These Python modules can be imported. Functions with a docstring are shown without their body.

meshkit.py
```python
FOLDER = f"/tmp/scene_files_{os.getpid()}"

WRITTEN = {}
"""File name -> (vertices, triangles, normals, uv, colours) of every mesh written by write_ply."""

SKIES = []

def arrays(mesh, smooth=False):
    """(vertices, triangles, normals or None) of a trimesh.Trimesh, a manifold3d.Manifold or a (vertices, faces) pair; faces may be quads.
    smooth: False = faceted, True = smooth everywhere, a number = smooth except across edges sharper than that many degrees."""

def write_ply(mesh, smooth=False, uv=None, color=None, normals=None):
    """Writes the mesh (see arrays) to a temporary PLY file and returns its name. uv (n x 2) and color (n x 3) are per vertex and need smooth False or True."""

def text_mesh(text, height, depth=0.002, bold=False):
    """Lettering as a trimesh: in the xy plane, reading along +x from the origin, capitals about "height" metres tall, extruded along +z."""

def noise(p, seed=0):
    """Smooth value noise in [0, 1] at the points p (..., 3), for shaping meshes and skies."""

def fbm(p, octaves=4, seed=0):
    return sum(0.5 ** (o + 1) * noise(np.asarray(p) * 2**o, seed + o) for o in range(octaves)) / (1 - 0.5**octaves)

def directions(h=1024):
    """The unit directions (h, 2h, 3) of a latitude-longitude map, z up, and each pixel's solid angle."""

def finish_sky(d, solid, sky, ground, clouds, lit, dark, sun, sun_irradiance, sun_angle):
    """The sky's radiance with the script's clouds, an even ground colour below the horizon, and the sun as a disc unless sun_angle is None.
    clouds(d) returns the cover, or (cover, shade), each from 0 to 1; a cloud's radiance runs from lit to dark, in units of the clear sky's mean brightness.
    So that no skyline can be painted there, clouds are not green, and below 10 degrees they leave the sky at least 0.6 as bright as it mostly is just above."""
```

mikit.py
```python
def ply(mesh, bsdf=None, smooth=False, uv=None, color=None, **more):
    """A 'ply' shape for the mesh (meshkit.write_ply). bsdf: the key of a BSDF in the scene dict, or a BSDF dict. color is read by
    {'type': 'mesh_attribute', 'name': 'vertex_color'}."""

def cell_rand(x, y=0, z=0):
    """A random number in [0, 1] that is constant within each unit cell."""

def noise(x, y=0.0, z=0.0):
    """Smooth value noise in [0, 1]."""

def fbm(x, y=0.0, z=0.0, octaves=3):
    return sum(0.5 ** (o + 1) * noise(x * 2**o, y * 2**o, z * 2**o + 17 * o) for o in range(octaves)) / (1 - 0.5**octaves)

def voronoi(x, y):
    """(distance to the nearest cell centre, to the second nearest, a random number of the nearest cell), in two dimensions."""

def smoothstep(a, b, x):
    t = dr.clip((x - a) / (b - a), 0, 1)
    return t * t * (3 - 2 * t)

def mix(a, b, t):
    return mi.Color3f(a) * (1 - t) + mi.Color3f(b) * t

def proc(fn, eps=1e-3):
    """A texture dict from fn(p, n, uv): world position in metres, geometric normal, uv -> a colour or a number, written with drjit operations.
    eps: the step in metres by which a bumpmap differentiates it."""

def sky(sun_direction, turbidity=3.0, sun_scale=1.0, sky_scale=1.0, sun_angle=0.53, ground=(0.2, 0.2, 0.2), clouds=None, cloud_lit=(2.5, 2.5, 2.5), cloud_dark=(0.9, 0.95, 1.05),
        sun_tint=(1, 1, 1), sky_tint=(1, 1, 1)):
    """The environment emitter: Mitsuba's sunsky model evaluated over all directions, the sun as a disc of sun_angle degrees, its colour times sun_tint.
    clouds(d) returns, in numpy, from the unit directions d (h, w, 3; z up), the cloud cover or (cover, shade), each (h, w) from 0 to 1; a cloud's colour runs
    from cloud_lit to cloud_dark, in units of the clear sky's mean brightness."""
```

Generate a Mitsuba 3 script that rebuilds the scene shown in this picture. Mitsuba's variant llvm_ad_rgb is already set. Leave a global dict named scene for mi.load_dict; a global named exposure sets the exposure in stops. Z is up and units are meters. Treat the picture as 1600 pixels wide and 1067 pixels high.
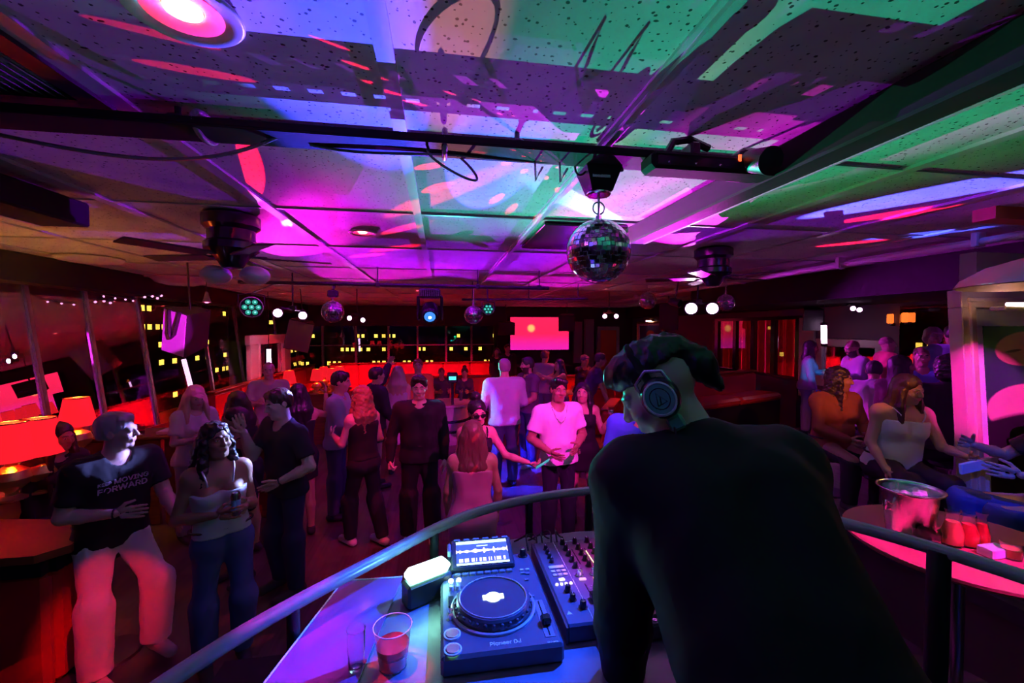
import math, random
import numpy as np
import drjit as dr
import mitsuba as mi
import trimesh
import mikit, meshkit
from mikit import ply, proc

T = mi.ScalarTransform4f
scene, labels = {}, {}
rng = np.random.default_rng(7)

# ---------------------------------------------------------------- camera, light, exposure
CAM = np.array([0, 0, 2.3])
YAW, PITCH, FOC = math.radians(9.45), math.radians(1.67), 667.0
FWD = np.array([math.sin(YAW) * math.cos(PITCH), math.cos(YAW) * math.cos(PITCH), -math.sin(PITCH)])
RIGHT = np.array([math.cos(YAW), -math.sin(YAW), 0.0])
UP = np.cross(RIGHT, FWD)
scene['camera'] = {'type': 'perspective', 'fov': math.degrees(2 * math.atan(800 / FOC)), 'fov_axis': 'x', 'near_clip': 0.05, 'far_clip': 500.0,
                   'to_world': T().look_at(origin=CAM.tolist(), target=(CAM + FWD).tolist(), up=[0, 0, 1])}
exposure = 0.25

# club lighting: key -> (lens position, aimed at, sampling weight, gobo, beams); a beam: (point it meets, colour, intensity, half angle, inner half angle)
CEIL = 3.2
EFX = (.22, 8.35, 1.4)                     # the effect light on the drum table
LIGHTS = {
    'effect_light_beams': (EFX, (1.3, 2.6, 3.2), 11, None, [
        ((1.6, .6, 3.2), (.003, .8, .42), 210, 11, 5), ((.3, 1.0, 3.2), (.005, .6, .5), 80, 12, 3), ((2.6, .9, 3.2), (.002, .8, .14), 80, 8, 3),
        ((-.42, 1.2, 3.2), (.05, .03, 1), 1300, 3.2, 2.3), ((.28, 2.5, 3.2), (.07, .07, 1), 420, 2.5, 2.1), ((-.3, 2.0, 3.2), (.05, .05, 1), 200, 1.6, .6),
        ((.02, 1.35, 3.2), (1, .1, .2), 200, 1.7, .6), ((.85, 1.7, 3.2), (1, .25, .25), 80, 1.5, .5), ((-.6, .9, 3.2), (1, .05, .2), 100, 1.6, .5),
        ((3.22, 2.45, 3.2), (.1, .1, 1), 1700, 1.9, 1.5), ((3.5, 2.88, 3.2), (1, .005, .04), 1500, .95, .8), ((4.5, 3.4, 3.2), (.05, .08, 1), 1200, 1.1, .8), ((4.25, 3.9, 3.2), (1, .005, .04), 1200, .85, .7)]),
    'twin_left_light': ((-2.4, 6.6, 2.62), (-1.0, 4.0, 3.1), 4.5, None, [
        ((-1.55, 5.0, 3.2), (1, .004, .72), 110, 13, 5), ((-1.3, 4.3, 3.2), (1, .004, .72), 130, 6, 2), ((-.92, 5.5, 3.2), (1, .005, .02), 240, 2.6, 2.0), ((-.56, 5.0, 3.2), (1, .005, .02), 260, 2.2, 1.7),
        ((-.1, 3.1, 3.2), (1, .02, .05), 420, 1.6, 1.1), ((-1.1, 2.75, 3.2), (1, .002, .01), 1100, 1.1, .9), ((-1.28, 3.9, 3.2), (1, .15, .02), 300, 1.0, .6), ((-.35, 4.0, 3.2), (1, .02, .06), 330, 1.3, .9)]),
    'twin_right_light': ((3.25, 5.1, 2.62), (1.5, 3.3, 3.1), 5, None, [
        ((1.95, 3.4, 3.2), (1, .012, .95), 180, 13, 5), ((1.62, 2.95, 3.2), (1, .01, 1), 330, 5.5, 2.5), ((2.6, 3.6, 3.2), (1, .012, .8), 150, 8, 3), ((1.12, 3.1, 3.2), (.03, .75, .9), 330, 2.8, .8), ((.6, 2.2, 3.2), (.25, .05, 1), 130, 8, 3)]),
    'twin_middle_light': ((3.2, 9.4, 2.6), (1.2, 6.4, 3.2), 1.6, None, [((2.2, 7.9, 3.2), (.3, .0, 1), 380, 26, 8), ((.4, 7.0, 3.2), (.25, .0, 1), 420, 9, 3)]),
    'twin_far_light': ((-2.1, 9.0, 2.6), (-.2, 6.3, 3.2), 1.6, None, [((-1.3, 7.6, 3.2), (.45, .0, 1), 380, 26, 8), ((.1, 6.4, 3.2), (.25, .0, 1), 260, 9, 3)]),
    'truss_light': ((1.25, 1.74, 2.99), (.2, 2.6, 1.2), 5, None, [
        ((1.0, 4.7, 1.3), (1, .012, .62), 42, 22, 9), ((.23, 3.4, 1.15), (1, .015, .4), 12, 9, 4), ((-.5, 4.7, 1.3), (1, .01, .4), 12, 18, 8), ((-2.0, 4.5, 1.4), (.8, .008, .75), 22, 14, 6),
        ((.62, 1.4, 1.45), (1, .01, .5), 17, 8, 4), ((.06, 1.25, 1.45), (.006, .07, 1), 64, 13, 8), ((-3.22, 5.9, 2.3), (1, .015, 1), 420, 2.6, 2.0)]),
    'moving_head_light_beam': ((-.15, 5.9, 2.45), (.95, 6.4, .3), 2, None, [((.95, 6.4, .3), (.01, .02, 1), 700, 17, 8)]),
    'far_par_light': ((.5, 5.9, 2.65), (-.2, 3.6, 2.0), 5, None, [
        ((-1.52, 3.0, 1.42), (.22, .34, 1), 520, 4.6, 3.5), ((-2.15, 3.1, 1.45), (.25, .28, 1), 420, 2.8, 2), ((-2.0, 3.05, .95), (.12, .1, 1), 90, 4, 2), ((-.05, 4.55, 1.62), (.02, .7, 1), 40, 6, 3), ((1.45, 3.1, 3.2), (1, .012, .95), 170, 9, 3), ((1.15, 2.6, 3.2), (1, .03, .8), 130, 5, 2)]),
    'red_down_light': ((-.71, 4.15, 3.14), (-.75, 4.3, 0), 1.5, None, [((-.75, 4.6, 0), (1, .004, .01), 16, 17, 8)]),
    'red_near_light': ((-.71, 1.36, 3.15), (-2.15, 3.1, .75), 1.5, None, [((-2.05, 3.0, .62), (1, .004, .02), 30, 6, 3), ((-.13, 1.14, 1.44), (1, .01, .03), 26, 3, 1.8), ((.42, 1.03, 2.22), (1, .006, .12), 9, 5, 3), ((-.37, 1.25, 1.41), (1, .006, .8), 10, 6, 3)]),
    'red_far_left_light': ((-3.9, 11.5, 3.1), (-4.5, 11.5, .6), 1, None, [((-4.5, 11.5, .6), (1, .01, .02), 150, 60, 35)]),  # added red wash for the left banquette
    'red_far_light': ((-1.2, 12.0, 3.1), (-1.0, 13.4, .6), 2, None, [((-1.0, 13.4, .6), (1, .004, .06), 230, 50, 25)]),  # added red wash for the far banquettes
    'red_far_right_light': ((3.6, 9.0, 3.1), (3.4, 9.3, .6), 1, None, [((3.4, 9.3, .6), (1, .03, .02), 45, 60, 35)]),  # added red wash around the lamp bar
    'terrace_violet_light': ((4.2, 7.0, 2.75), (5.6, 4.4, 1.9), 1.6, None, [((5.6, 4.4, 1.9), (.7, .02, 1), 55, 32, 14)]),  # added violet spot to brighten the terrace crowd
    'terrace_light': ((2.4, .6, 2.95), (3.4, 2.0, 1.2), 2.5, None, [  # added spot to colour the terrace, portrait frame and table
        ((4.35, 2.75, 1.75), (1, .008, .75), 90, 8, 5), ((.66, .88, 2.08), (1, .006, .02), 9, 4, 2), ((3.9, 3.6, 1.75), (1, .16, .015), 30, 7, 3), ((5.15, 4.85, 1.9), (.01, .45, 1), 90, 1.8, 1.2), ((2.2, .5, .6), (.02, .04, 1), 40, 13, 8), ((2.12, 1.4, 1.33), (1, .02, .75), 34, 12, 7), ((4.0, 2.6, 1.0), (.02, .04, 1), 16, 8, 3)]),
    'ball_dots_light': ((.62, 1.98, 2.84), (-.5, 3.0, 3.2), 3.5, 'dots', [((-.5, 3.0, 3.2), (1, .01, .05), 16, 70, 68)]),  # added spot standing in for light scattered by the mirror ball
}

def dots(p, n, uv):                        # spots standing in for reflections off the mirror ball facets
    x, y = (uv.x - .5) * 15, (uv.y - .5) * 15
    cx, cy = dr.floor(x), dr.floor(y)
    dx, dy = x - cx - .3 - .4 * mikit.cell_rand(cx, cy, 3), y - cy - .3 - .4 * mikit.cell_rand(cx, cy, 4)
    keep = dr.select(mikit.cell_rand(cx, cy, 5) > .2, 1.0, 0.0)
    return mi.Color3f(dr.select(dx * dx + dy * dy < .016, keep, 0.0))

def beams_of(M, cut, top, beams):
    """The colours a many-beamed light throws, over the square that its cone covers."""
    A = []
    for p, c, i, h, h0 in beams:
        v = np.linalg.inv(M) @ np.array([*p, 1.0]); v = v[:3] / np.linalg.norm(v[:3])
        A.append((v, math.cos(math.radians(h)), math.cos(math.radians(h0)), [float(x * i / top) for x in c]))
    t = math.tan(math.radians(cut))
    def f(p, n, uv):
        x, y = (uv.x - .5) * 2 * t, (uv.y - .5) * 2 * t
        l = dr.rsqrt(x * x + y * y + 1)
        out = mi.Color3f(0)
        for v, c1, c0, col in A:
            d = (x * float(v[0]) + y * float(v[1]) + float(v[2])) * l
            out += mi.Color3f(*col) * mikit.smoothstep(c1, c0, d)
        return out
    return proc(f)

for _k, (_p, _t, _w, _g, _b) in LIGHTS.items():
    _d = np.subtract(_t, _p); _d = _d / np.linalg.norm(_d)
    _m = T().look_at(origin=list(map(float, _p)), target=list(map(float, np.add(_p, _d))), up=[0, 0, 1] if abs(_d[2]) < .95 else [0, 1, 0])
    _cut = max(math.degrees(math.acos(min(1, float(np.dot(_d, np.subtract(q[0], _p) / np.linalg.norm(np.subtract(q[0], _p))))))) + q[3] for q in _b)
    _cut = min(max(_cut, 5.0), 84.0); _top = max(q[2] for q in _b)
    scene[_k] = {'type': 'spot', 'to_world': _m, 'intensity': {'type': 'rgb', 'value': [float(_top)] * 3 if not _g else [float(_top * x) for x in _b[0][1]]}, 'cutoff_angle': float(_cut + .5), 'beam_width': float(_cut), 'sampling_weight': float(_w),
                 'texture': proc(dots) if _g else beams_of(np.array(_m.matrix, float).reshape(4, 4), _cut + .5, _top, _b)}

# ---------------------------------------------------------------- helpers
def ray(px, py): return FWD + (px - 800) / FOC * RIGHT - (py - 533.5) / FOC * UP
def at(px, py, d): return CAM + ray(px, py) * d
def onz(px, py, z): r = ray(px, py); return CAM + r * (z - CAM[2]) / r[2]
def onx(px, py, x): r = ray(px, py); return CAM + r * x / r[0]
def ony(px, py, y): r = ray(px, py); return CAM + r * y / r[1]
cat_ = trimesh.util.concatenate

def mat(name, kind='principled', **kw):
    d = {'type': kind}
    for k, v in kw.items():
        d[k] = {'type': 'rgb', 'value': list(map(float, v))} if isinstance(v, (tuple, list)) else v
    if kind in ('principled', 'diffuse', 'roughplastic', 'plastic', 'roughconductor', 'conductor'):
        d = {'type': 'twosided', 'bsdf': d}
    scene[name] = d
    return name

def paint(name, col, rough=.5, spec=.5, **kw): return mat(name, base_color=col, roughness=float(rough), specular=float(spec), **kw)
_cl = {}
def cloth(col):
    key = 'cloth_%02x%02x%02x' % tuple(int(255 * c) for c in col)
    if key not in _cl:
        _cl[key] = mat(key, base_color=col, roughness=.75, specular=.25, sheen=.2)
    return key

def glow(rgb, k=1.0, w=.001): return {'emitter': {'type': 'area', 'radiance': {'type': 'rgb', 'value': [float(c * k) for c in rgb]}, 'sampling_weight': float(w)}}

_used = {}
def numbered(name):
    n = _used.get(name, -1) + 1
    _used[name] = n
    return name if n == 0 else '%s_%03d' % (name, n)

def thing(name, label, category, group=None):
    k = numbered(name)
    labels[k] = {'label': label, 'category': category}
    if group: labels[k]['group'] = group
    return k

def put(parent, name, mesh, m, smooth=35, label=None, kind=None, **kw):
    """One entry of the scene: a part of parent, or (parent None) a piece of the setting."""
    k = numbered(parent + '__' + name if parent else name)
    if isinstance(mesh, list): mesh = cat_(mesh)
    scene[k] = ply(mesh, m, smooth=smooth, **kw) if not isinstance(mesh, dict) else {**mesh, **kw}
    if label or kind:
        labels[k] = {}
        if label: labels[k]['label'] = label
        if kind: labels[k]['kind'] = kind
    return k

def struct(name, mesh, m, smooth=False, **kw): return put(None, name, mesh, m, smooth, kind='structure', **kw)

def one(name, label, category, mesh, m, smooth=35, group=None, kind=None, **kw):
    k = thing(name, label, category, group)
    if kind: labels[k]['kind'] = kind
    if isinstance(mesh, list): mesh = cat_(mesh)
    scene[k] = ply(mesh, m, smooth=smooth, **kw)
    return k

def move(m, M): m = m.copy(); m.apply_transform(M); return m
def tr(x, y, z): return trimesh.transformations.translation_matrix([x, y, z])
def rot(deg, ax, pt=None): return trimesh.transformations.rotation_matrix(math.radians(deg), ax, pt)
X, Y, Z = [1, 0, 0], [0, 1, 0], [0, 0, 1]

def box(x0, x1, y0, y1, z0, z1, b=0.0):
    sx, sy, sz = x1 - x0, y1 - y0, z1 - z0
    if b <= 0:
        m = trimesh.creation.box((sx, sy, sz))
    else:                                   # chamfered box: hull of three slabs
        b = min(b, sx / 2.01, sy / 2.01, sz / 2.01)
        pts = []
        for q in np.ndindex(2, 2, 2):
            s = np.array(q) * 2 - 1
            h = np.array([sx, sy, sz]) / 2
            for k in range(3):
                o = h - b; o[k] = h[k]
                pts.append(s * o)
        m = trimesh.convex.convex_hull(np.array(pts))
    m.apply_translation(((x0 + x1) / 2, (y0 + y1) / 2, (z0 + z1) / 2))
    return m

def cbox(c, s, b=0.0): return box(c[0] - s[0] / 2, c[0] + s[0] / 2, c[1] - s[1] / 2, c[1] + s[1] / 2, c[2] - s[2] / 2, c[2] + s[2] / 2, b)

def lathe(prof, n=32, c=(0, 0, 0)):
    p = np.array(prof, float)
    a = np.arange(n) * 2 * math.pi / n
    v = np.stack([p[:, None, 0] * np.cos(a), p[:, None, 0] * np.sin(a), np.repeat(p[:, None, 1], n, 1)], -1).reshape(-1, 3)
    f = []
    for i in range(len(p) - 1):
        for j in range(n):
            A, B, C_, D = i * n + j, i * n + (j + 1) % n, (i + 1) * n + (j + 1) % n, (i + 1) * n + j
            if p[i, 0] > 1e-7: f.append((A, B, C_))
            if p[i + 1, 0] > 1e-7: f.append((A, C_, D))
    m = trimesh.Trimesh(v + np.array(c), np.array(f), process=False)
    m.remove_unreferenced_vertices()
    return m

def cyl(p0, p1, r0, r1=None, n=16):
    r1 = r0 if r1 is None else r1
    p0, p1 = np.array(p0, float), np.array(p1, float)
    L = np.linalg.norm(p1 - p0)
    m = lathe([(0, 0), (r0, 0), (r1, L), (0, L)], n)
    m.apply_transform(trimesh.geometry.align_vectors([0, 0, 1], (p1 - p0) / L))
    m.apply_translation(p0)
    return m

def tube(pts, r, n=8, closed=False):
    P = np.array(pts, float)
    r = np.broadcast_to(r, len(P))
    tg = np.gradient(P, axis=0) if not closed else np.roll(P, -1, 0) - np.roll(P, 1, 0)
    tg /= np.linalg.norm(tg, axis=1, keepdims=True) + 1e-12
    u = np.cross(tg[0], [0, 0, 1] if abs(tg[0, 2]) < .9 else [1, 0, 0]); u /= np.linalg.norm(u)
    rings = []
    a = np.arange(n) * 2 * math.pi / n
    for i in range(len(P)):
        u = u - tg[i] * (u @ tg[i]); u /= np.linalg.norm(u)
        w = np.cross(tg[i], u)
        rings.append(P[i] + r[i] * (np.cos(a)[:, None] * u + np.sin(a)[:, None] * w))
    v = np.vstack(rings); f = []
    m = len(P)
    for i in range(m if closed else m - 1):
        for j in range(n):
            A, B = i * n + j, i * n + (j + 1) % n
            C_, D = ((i + 1) % m) * n + (j + 1) % n, ((i + 1) % m) * n + j
            f += [(A, B, C_), (A, C_, D)]
    if not closed:
        v = np.vstack([v, P[0], P[-1]])
        for j in range(n):
            f += [(len(v) - 2, (j + 1) % n, j), (len(v) - 1, (m - 1) * n + j, (m - 1) * n + (j + 1) % n)]
    return trimesh.Trimesh(v, np.array(f), process=False)

def spline(pts, n=24):
    from scipy.interpolate import CubicSpline
    P = np.array(pts, float)
    t = np.concatenate([[0], np.cumsum(np.linalg.norm(np.diff(P, axis=0), axis=1))])
    return CubicSpline(t, P)(np.linspace(0, t[-1], n))

def ball(c, r, n=2): 
    m = trimesh.creation.icosphere(subdivisions=n, radius=1.0)
    m.apply_scale(r if np.ndim(r) else (r, r, r)); m.apply_translation(c); return m

def text(s, h, depth=.001, bold=False, width=None):
    m = meshkit.text_mesh(s, h, depth, bold)
    m.apply_translation([-(m.bounds[0][0] + m.bounds[1][0]) / 2, -(m.bounds[0][1] + m.bounds[1][1]) / 2, 0])
    if width: m.apply_scale([width / (m.bounds[1][0] - m.bounds[0][0]), 1, 1])
    return m

# ---------------------------------------------------------------- materials
paint('black_metal', (.018, .018, .02), .35)
paint('black_plastic', (.02, .02, .022), .45)
paint('black_gloss', (.012, .012, .014), .15)
paint('black_matt', (.012, .012, .012), .8, .2)
paint('grey_plastic', (.2, .2, .21), .4)
paint('white_plastic', (.75, .74, .72), .4)
paint('white_paint', (.72, .71, .7), .5)
paint('dark_wall', (.025, .022, .028), .6)
paint('violet_wall', (.3, .26, .3), .6); paint('plum_wall', (.09, .07, .1), .6)
paint('red_leather', (.6, .035, .03), .32, .5)
paint('red_wood', (.22, .055, .02), .3)
paint('brass', (.75, .5, .18), .25, metallic=1.0)
paint('orange_paint', (.6, .2, .04), .4)
mat('chrome', 'roughconductor', specular_reflectance=(.9, .9, .9), alpha=.08)
mat('steel', 'roughconductor', specular_reflectance=(.6, .6, .62), alpha=.25)
mat('mirror', 'conductor', specular_reflectance=(.82, .82, .84))
mat('pane', 'thindielectric', int_ior=1.9)
mat('clear_glass', 'dielectric', int_ior=1.5)
mat('thin_glass', 'thindielectric', int_ior=1.5)
mat('facet', 'roughconductor', specular_reflectance=(.85, .85, .87), alpha=.03)
def _tile(p, n, uv):
    f1, f2, c = mikit.voronoi(p.x * 34 + .6 * mikit.noise(p.x * 20, p.y * 20), p.y * 34)
    size = .04 + .2 * c * c
    pit = mikit.smoothstep(size, size - .05, f1) * dr.select(c > .35, 1.0, 0.0)
    g = mikit.fbm(p.x * 6, p.y * 6, 0.0)
    return mikit.mix(mi.Color3f(.62, .62, .6) * (.85 + .3 * g), (.05, .05, .05), pit)
scene['ceiling_tile_white'] = {'type': 'twosided', 'bsdf': {'type': 'principled', 'base_color': proc(_tile), 'roughness': .7, 'specular': .3}}
def _floor(p, n, uv):
    b = mikit.cell_rand(dr.floor(p.x * 7), dr.floor(p.y * 1.1 + 3 * mikit.cell_rand(dr.floor(p.x * 7))))
    g = mikit.fbm(p.x * 60, p.y * 3, 0.0)
    return mi.Color3f(.045, .033, .03) * (.6 + .5 * b + .4 * g)
scene['floor_wood'] = {'type': 'twosided', 'bsdf': {'type': 'principled', 'base_color': proc(_floor), 'roughness': .38, 'specular': .5}}
def _wood(p, n, uv):
    g = mikit.fbm(p.x * 3, p.y * 3, p.z * 40)
    return mikit.mix((.12, .04, .015), (.25, .09, .03), g)
scene['bar_wood'] = {'type': 'twosided', 'bsdf': {'type': 'principled', 'base_color': proc(_wood), 'roughness': .3, 'specular': .5}}
paint('glass_lens', (.1, .3, .25), .15)
paint('brass_paint', (.5, .33, .12), .4); paint('lamp_brass', (.75, .45, .12), .3, metallic=.6)  # plain half-metallic brass for the lamp bases
paint('rail_metal', (.3, .3, .32), .25, .6); paint('desk_top', (.16, .17, .18), .35); paint('acrylic', (.2, .08, .22), .12)

# ---------------------------------------------------------------- the setting
WL, WR, YB, YF = -5.3, 8.0, -3.0, 17.0
struct('floor', box(WL - .3, WR + .3, YB, YF + .3, -.1, 0), 'floor_wood')
struct('ceiling', box(WL - .3, WR + .3, YB, YF + .3, CEIL + .03, CEIL + .15), 'black_matt')
GX = [WL, -4.6, -3.65, -2.3, -1.245, -.175, .787, 1.73, 2.6, 3.6, 4.6, 5.6, 6.6, WR]
GY = [YB, -.9, .6, 2.05, 3.44, 4.93, 6.6, 8.1, 9.6, 11.1, 12.6, 14.1, 15.6, YF]
for i in range(len(GX) - 1):
    for j in range(len(GY) - 1):
        dz = float(rng.uniform(0, .006))
        put('ceiling', 'tile', box(GX[i] + .006, GX[i + 1] - .006, GY[j] + .004, GY[j + 1] - .004, CEIL + dz, CEIL + .03), 'ceiling_tile_white', False)
paint('bar_enamel', (.55, .55, .56), .3, .6)
for x in GX[1:-1]:
    w = .036 if x > .5 or x < -1 else .03
    prof = cat_([box(x - w, x + w, YB, YF, CEIL - .012, CEIL + .004), box(x - w * .4, x + w * .4, YB, YF, CEIL - .03, CEIL - .012)] if x == .787 else [box(x - w, x + w, YB, YF, CEIL - .014, CEIL + .004)])
    put('ceiling', 'grid_bar', prof, 'bar_enamel', False)
for y in GY[1:-1]:
    put('ceiling', 'cross_bar', box(WL, WR, y - .014, y + .014, CEIL - .008, CEIL + .004), 'bar_enamel', False)
# recessed red downlights are in the ceiling: things of their own further down
struct('wall_back', box(WL - .3, WR + .3, YB - .2, YB, 0, CEIL + .1), 'dark_wall')
# left side: tall leaning glass and mirror panels under a black soffit
struct('trim_1', box(WL, WL + .42, YB, YF, 2.86, CEIL), 'black_matt')
struct('wall_left', box(WL - .3, WL + .42, YB, YF, 0, .62), 'red_wood')
struct('wall_left_pier', box(WL - .3, WL + .05, YB, 3.0, .6, CEIL), 'dark_wall')
def lean(y0, y1, z0=.62, z1=2.88, t=.02, dx=.0):
    xt, xb = WL + .08 + dx, WL + .36 + dx
    P = [(xb, y0, z0), (xb, y1, z0), (xt, y1, z1), (xt, y0, z1)]
    v = np.array(P + [(x - t, y, z) for x, y, z in P])
    return trimesh.convex.convex_hull(v)
LY = [3.0, 4.4, 5.4, 6.37, 7.29, 8.41, 10.37, 11.9, 14.5, 17.0]
for i in range(len(LY) - 1):
    k = struct('window_%d' % (i + 1), lean(LY[i] - .03, LY[i] + .03, dx=.03, t=.06), 'steel', False)
    m = lean(LY[i] + .03, LY[i + 1] - .03)
    if LY[i] < 8:
        put(k, 'pane', m, 'mirror', False, label='mirror-like dark glass panel')
    else:
        xt, xb = WL + .08, WL + .36
        q = trimesh.Trimesh([(xb, LY[i] + .03, .62), (xb, LY[i + 1] - .03, .62), (xt, LY[i + 1] - .03, 2.88), (xt, LY[i] + .03, 2.88)], [(0, 1, 2), (0, 2, 3)], process=False)
        put(k, 'pane', q, 'pane', False)
# pink-lit frame standing against the left windows
m = []
x0, x1 = WL + .42, WL + .55
m = [box(x0, x1, 11.75, 12.25, .62, 2.1, .02), box(x0, x1, 14.1, 14.65, .62, 2.1, .02), box(x0, x1 + .01, 11.7, 14.7, 1.88, 2.14, .02), box(x0, x1 + .01, 11.7, 14.7, .62, .8, .02),
     box(x0 - .01, x1 + .03, 12.2, 12.3, .75, 1.95, .01), box(x0 - .01, x1 + .03, 14.05, 14.15, .75, 1.95, .01)]
k = one('standing_mirror', 'wide pink-lit moulded frame standing against the left glass wall', 'frame', m, 'white_paint', False)
put(k, 'mirror_glass', box(x0 + .03, x0 + .05, 12.2, 14.15, .78, 1.9), 'mirror', False, label='dark mirror glass')
# far wall: header, window band, sill
struct('wall_front', box(WL, WR + .2, YF, YF + .2, 2.42, CEIL), 'dark_wall')
struct('wall_front_sill', box(WL, 2.1, YF - .25, YF + .2, 0, .78), 'red_wood')
FX = [-5.3, -4.4, -3.2, -2.0, -.9, .2, 1.2, 2.1]
for i in range(len(FX) - 1):
    k = struct('window_%d' % (10 + i), [box(FX[i] - .035, FX[i] + .035, YF, YF + .1, .78, 2.42), box(FX[i], FX[i + 1], YF + .02, YF + .07, 1.66, 1.7)], 'violet_wall', False)
    q = trimesh.Trimesh([(FX[i] + .035, YF + .05, .78), (FX[i + 1] - .035, YF + .05, .78), (FX[i + 1] - .035, YF + .05, 2.42), (FX[i] + .035, YF + .05, 2.42)], [(0, 1, 2), (0, 2, 3)], process=False)
    put(k, 'pane', q, 'pane', False)
struct('wall_front_right', box(2.1, WR + .2, YF, YF + .2, 0, 2.45), 'dark_wall')
struct('wall_front_pilaster', [box(5.85, 6.2, YF - .25, YF, 0, 2.7), box(5.4, 5.75, YF - .1, YF, .9, 2.6)], 'violet_wall')
# right side wall and the red-lit glass doors in it
struct('wall_right', [box(WR, WR + .2, YB, 8.4, 0, CEIL), box(WR, WR + .2, 11.4, YF, 0, CEIL), box(WR, WR + .2, 8.4, 11.4, 2.6, CEIL)], 'plum_wall')
RW = [11.3, 10.57, 9.89, 9.2, 8.47]
struct('wall_right_sill', box(WR - .1, WR + .2, 8.4, 11.4, 0, 1.15), 'dark_wall')
for i in range(4):
    y1, y0 = RW[i], RW[i + 1]
    k = struct('door_%d' % (i + 1), [box(WR - .05, WR + .06, y0 - .06, y0 + .06, 1.15, 2.6), box(WR - .05, WR + .06, y0, y1, 2.52, 2.6), box(WR - .05, WR + .06, y0, y1, 1.15, 1.2)], 'black_gloss', False)
    q = trimesh.Trimesh([(WR, y0 + .06, 1.2), (WR, y1 - .06, 1.2), (WR, y1 - .06, 2.52), (WR, y0 + .06, 2.52)], [(0, 1, 2), (0, 2, 3)], process=False)
    put(k, 'pane', q, 'pane', False)
struct('door_1_jamb', box(WR - .05, WR + .06, 11.28, 11.42, 1.15, 2.6), 'black_gloss')
struct('wall_lobby', [box(WR + 1.6, WR + 1.7, 7.6, 12.6, 0, CEIL), box(WR + .2, WR + 1.7, 7.5, 7.6, 0, CEIL), box(WR + .2, WR + 1.7, 12.6, 12.7, 0, CEIL), box(WR + .2, WR + 1.7, 7.5, 12.7, 2.9, 3.0)], 'violet_wall')
paint('curtain_red', (.75, .12, .1), .7, .2)
yy = np.linspace(8.9, 12.5, 110)
xx = WR + .62 + .07 * np.sin(yy * 21) + .03 * np.sin(yy * 47 + 1)
v = np.vstack([np.stack([xx, yy, np.full_like(yy, .3)], 1), np.stack([xx, yy, np.full_like(yy, 2.85)], 1)])
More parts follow.
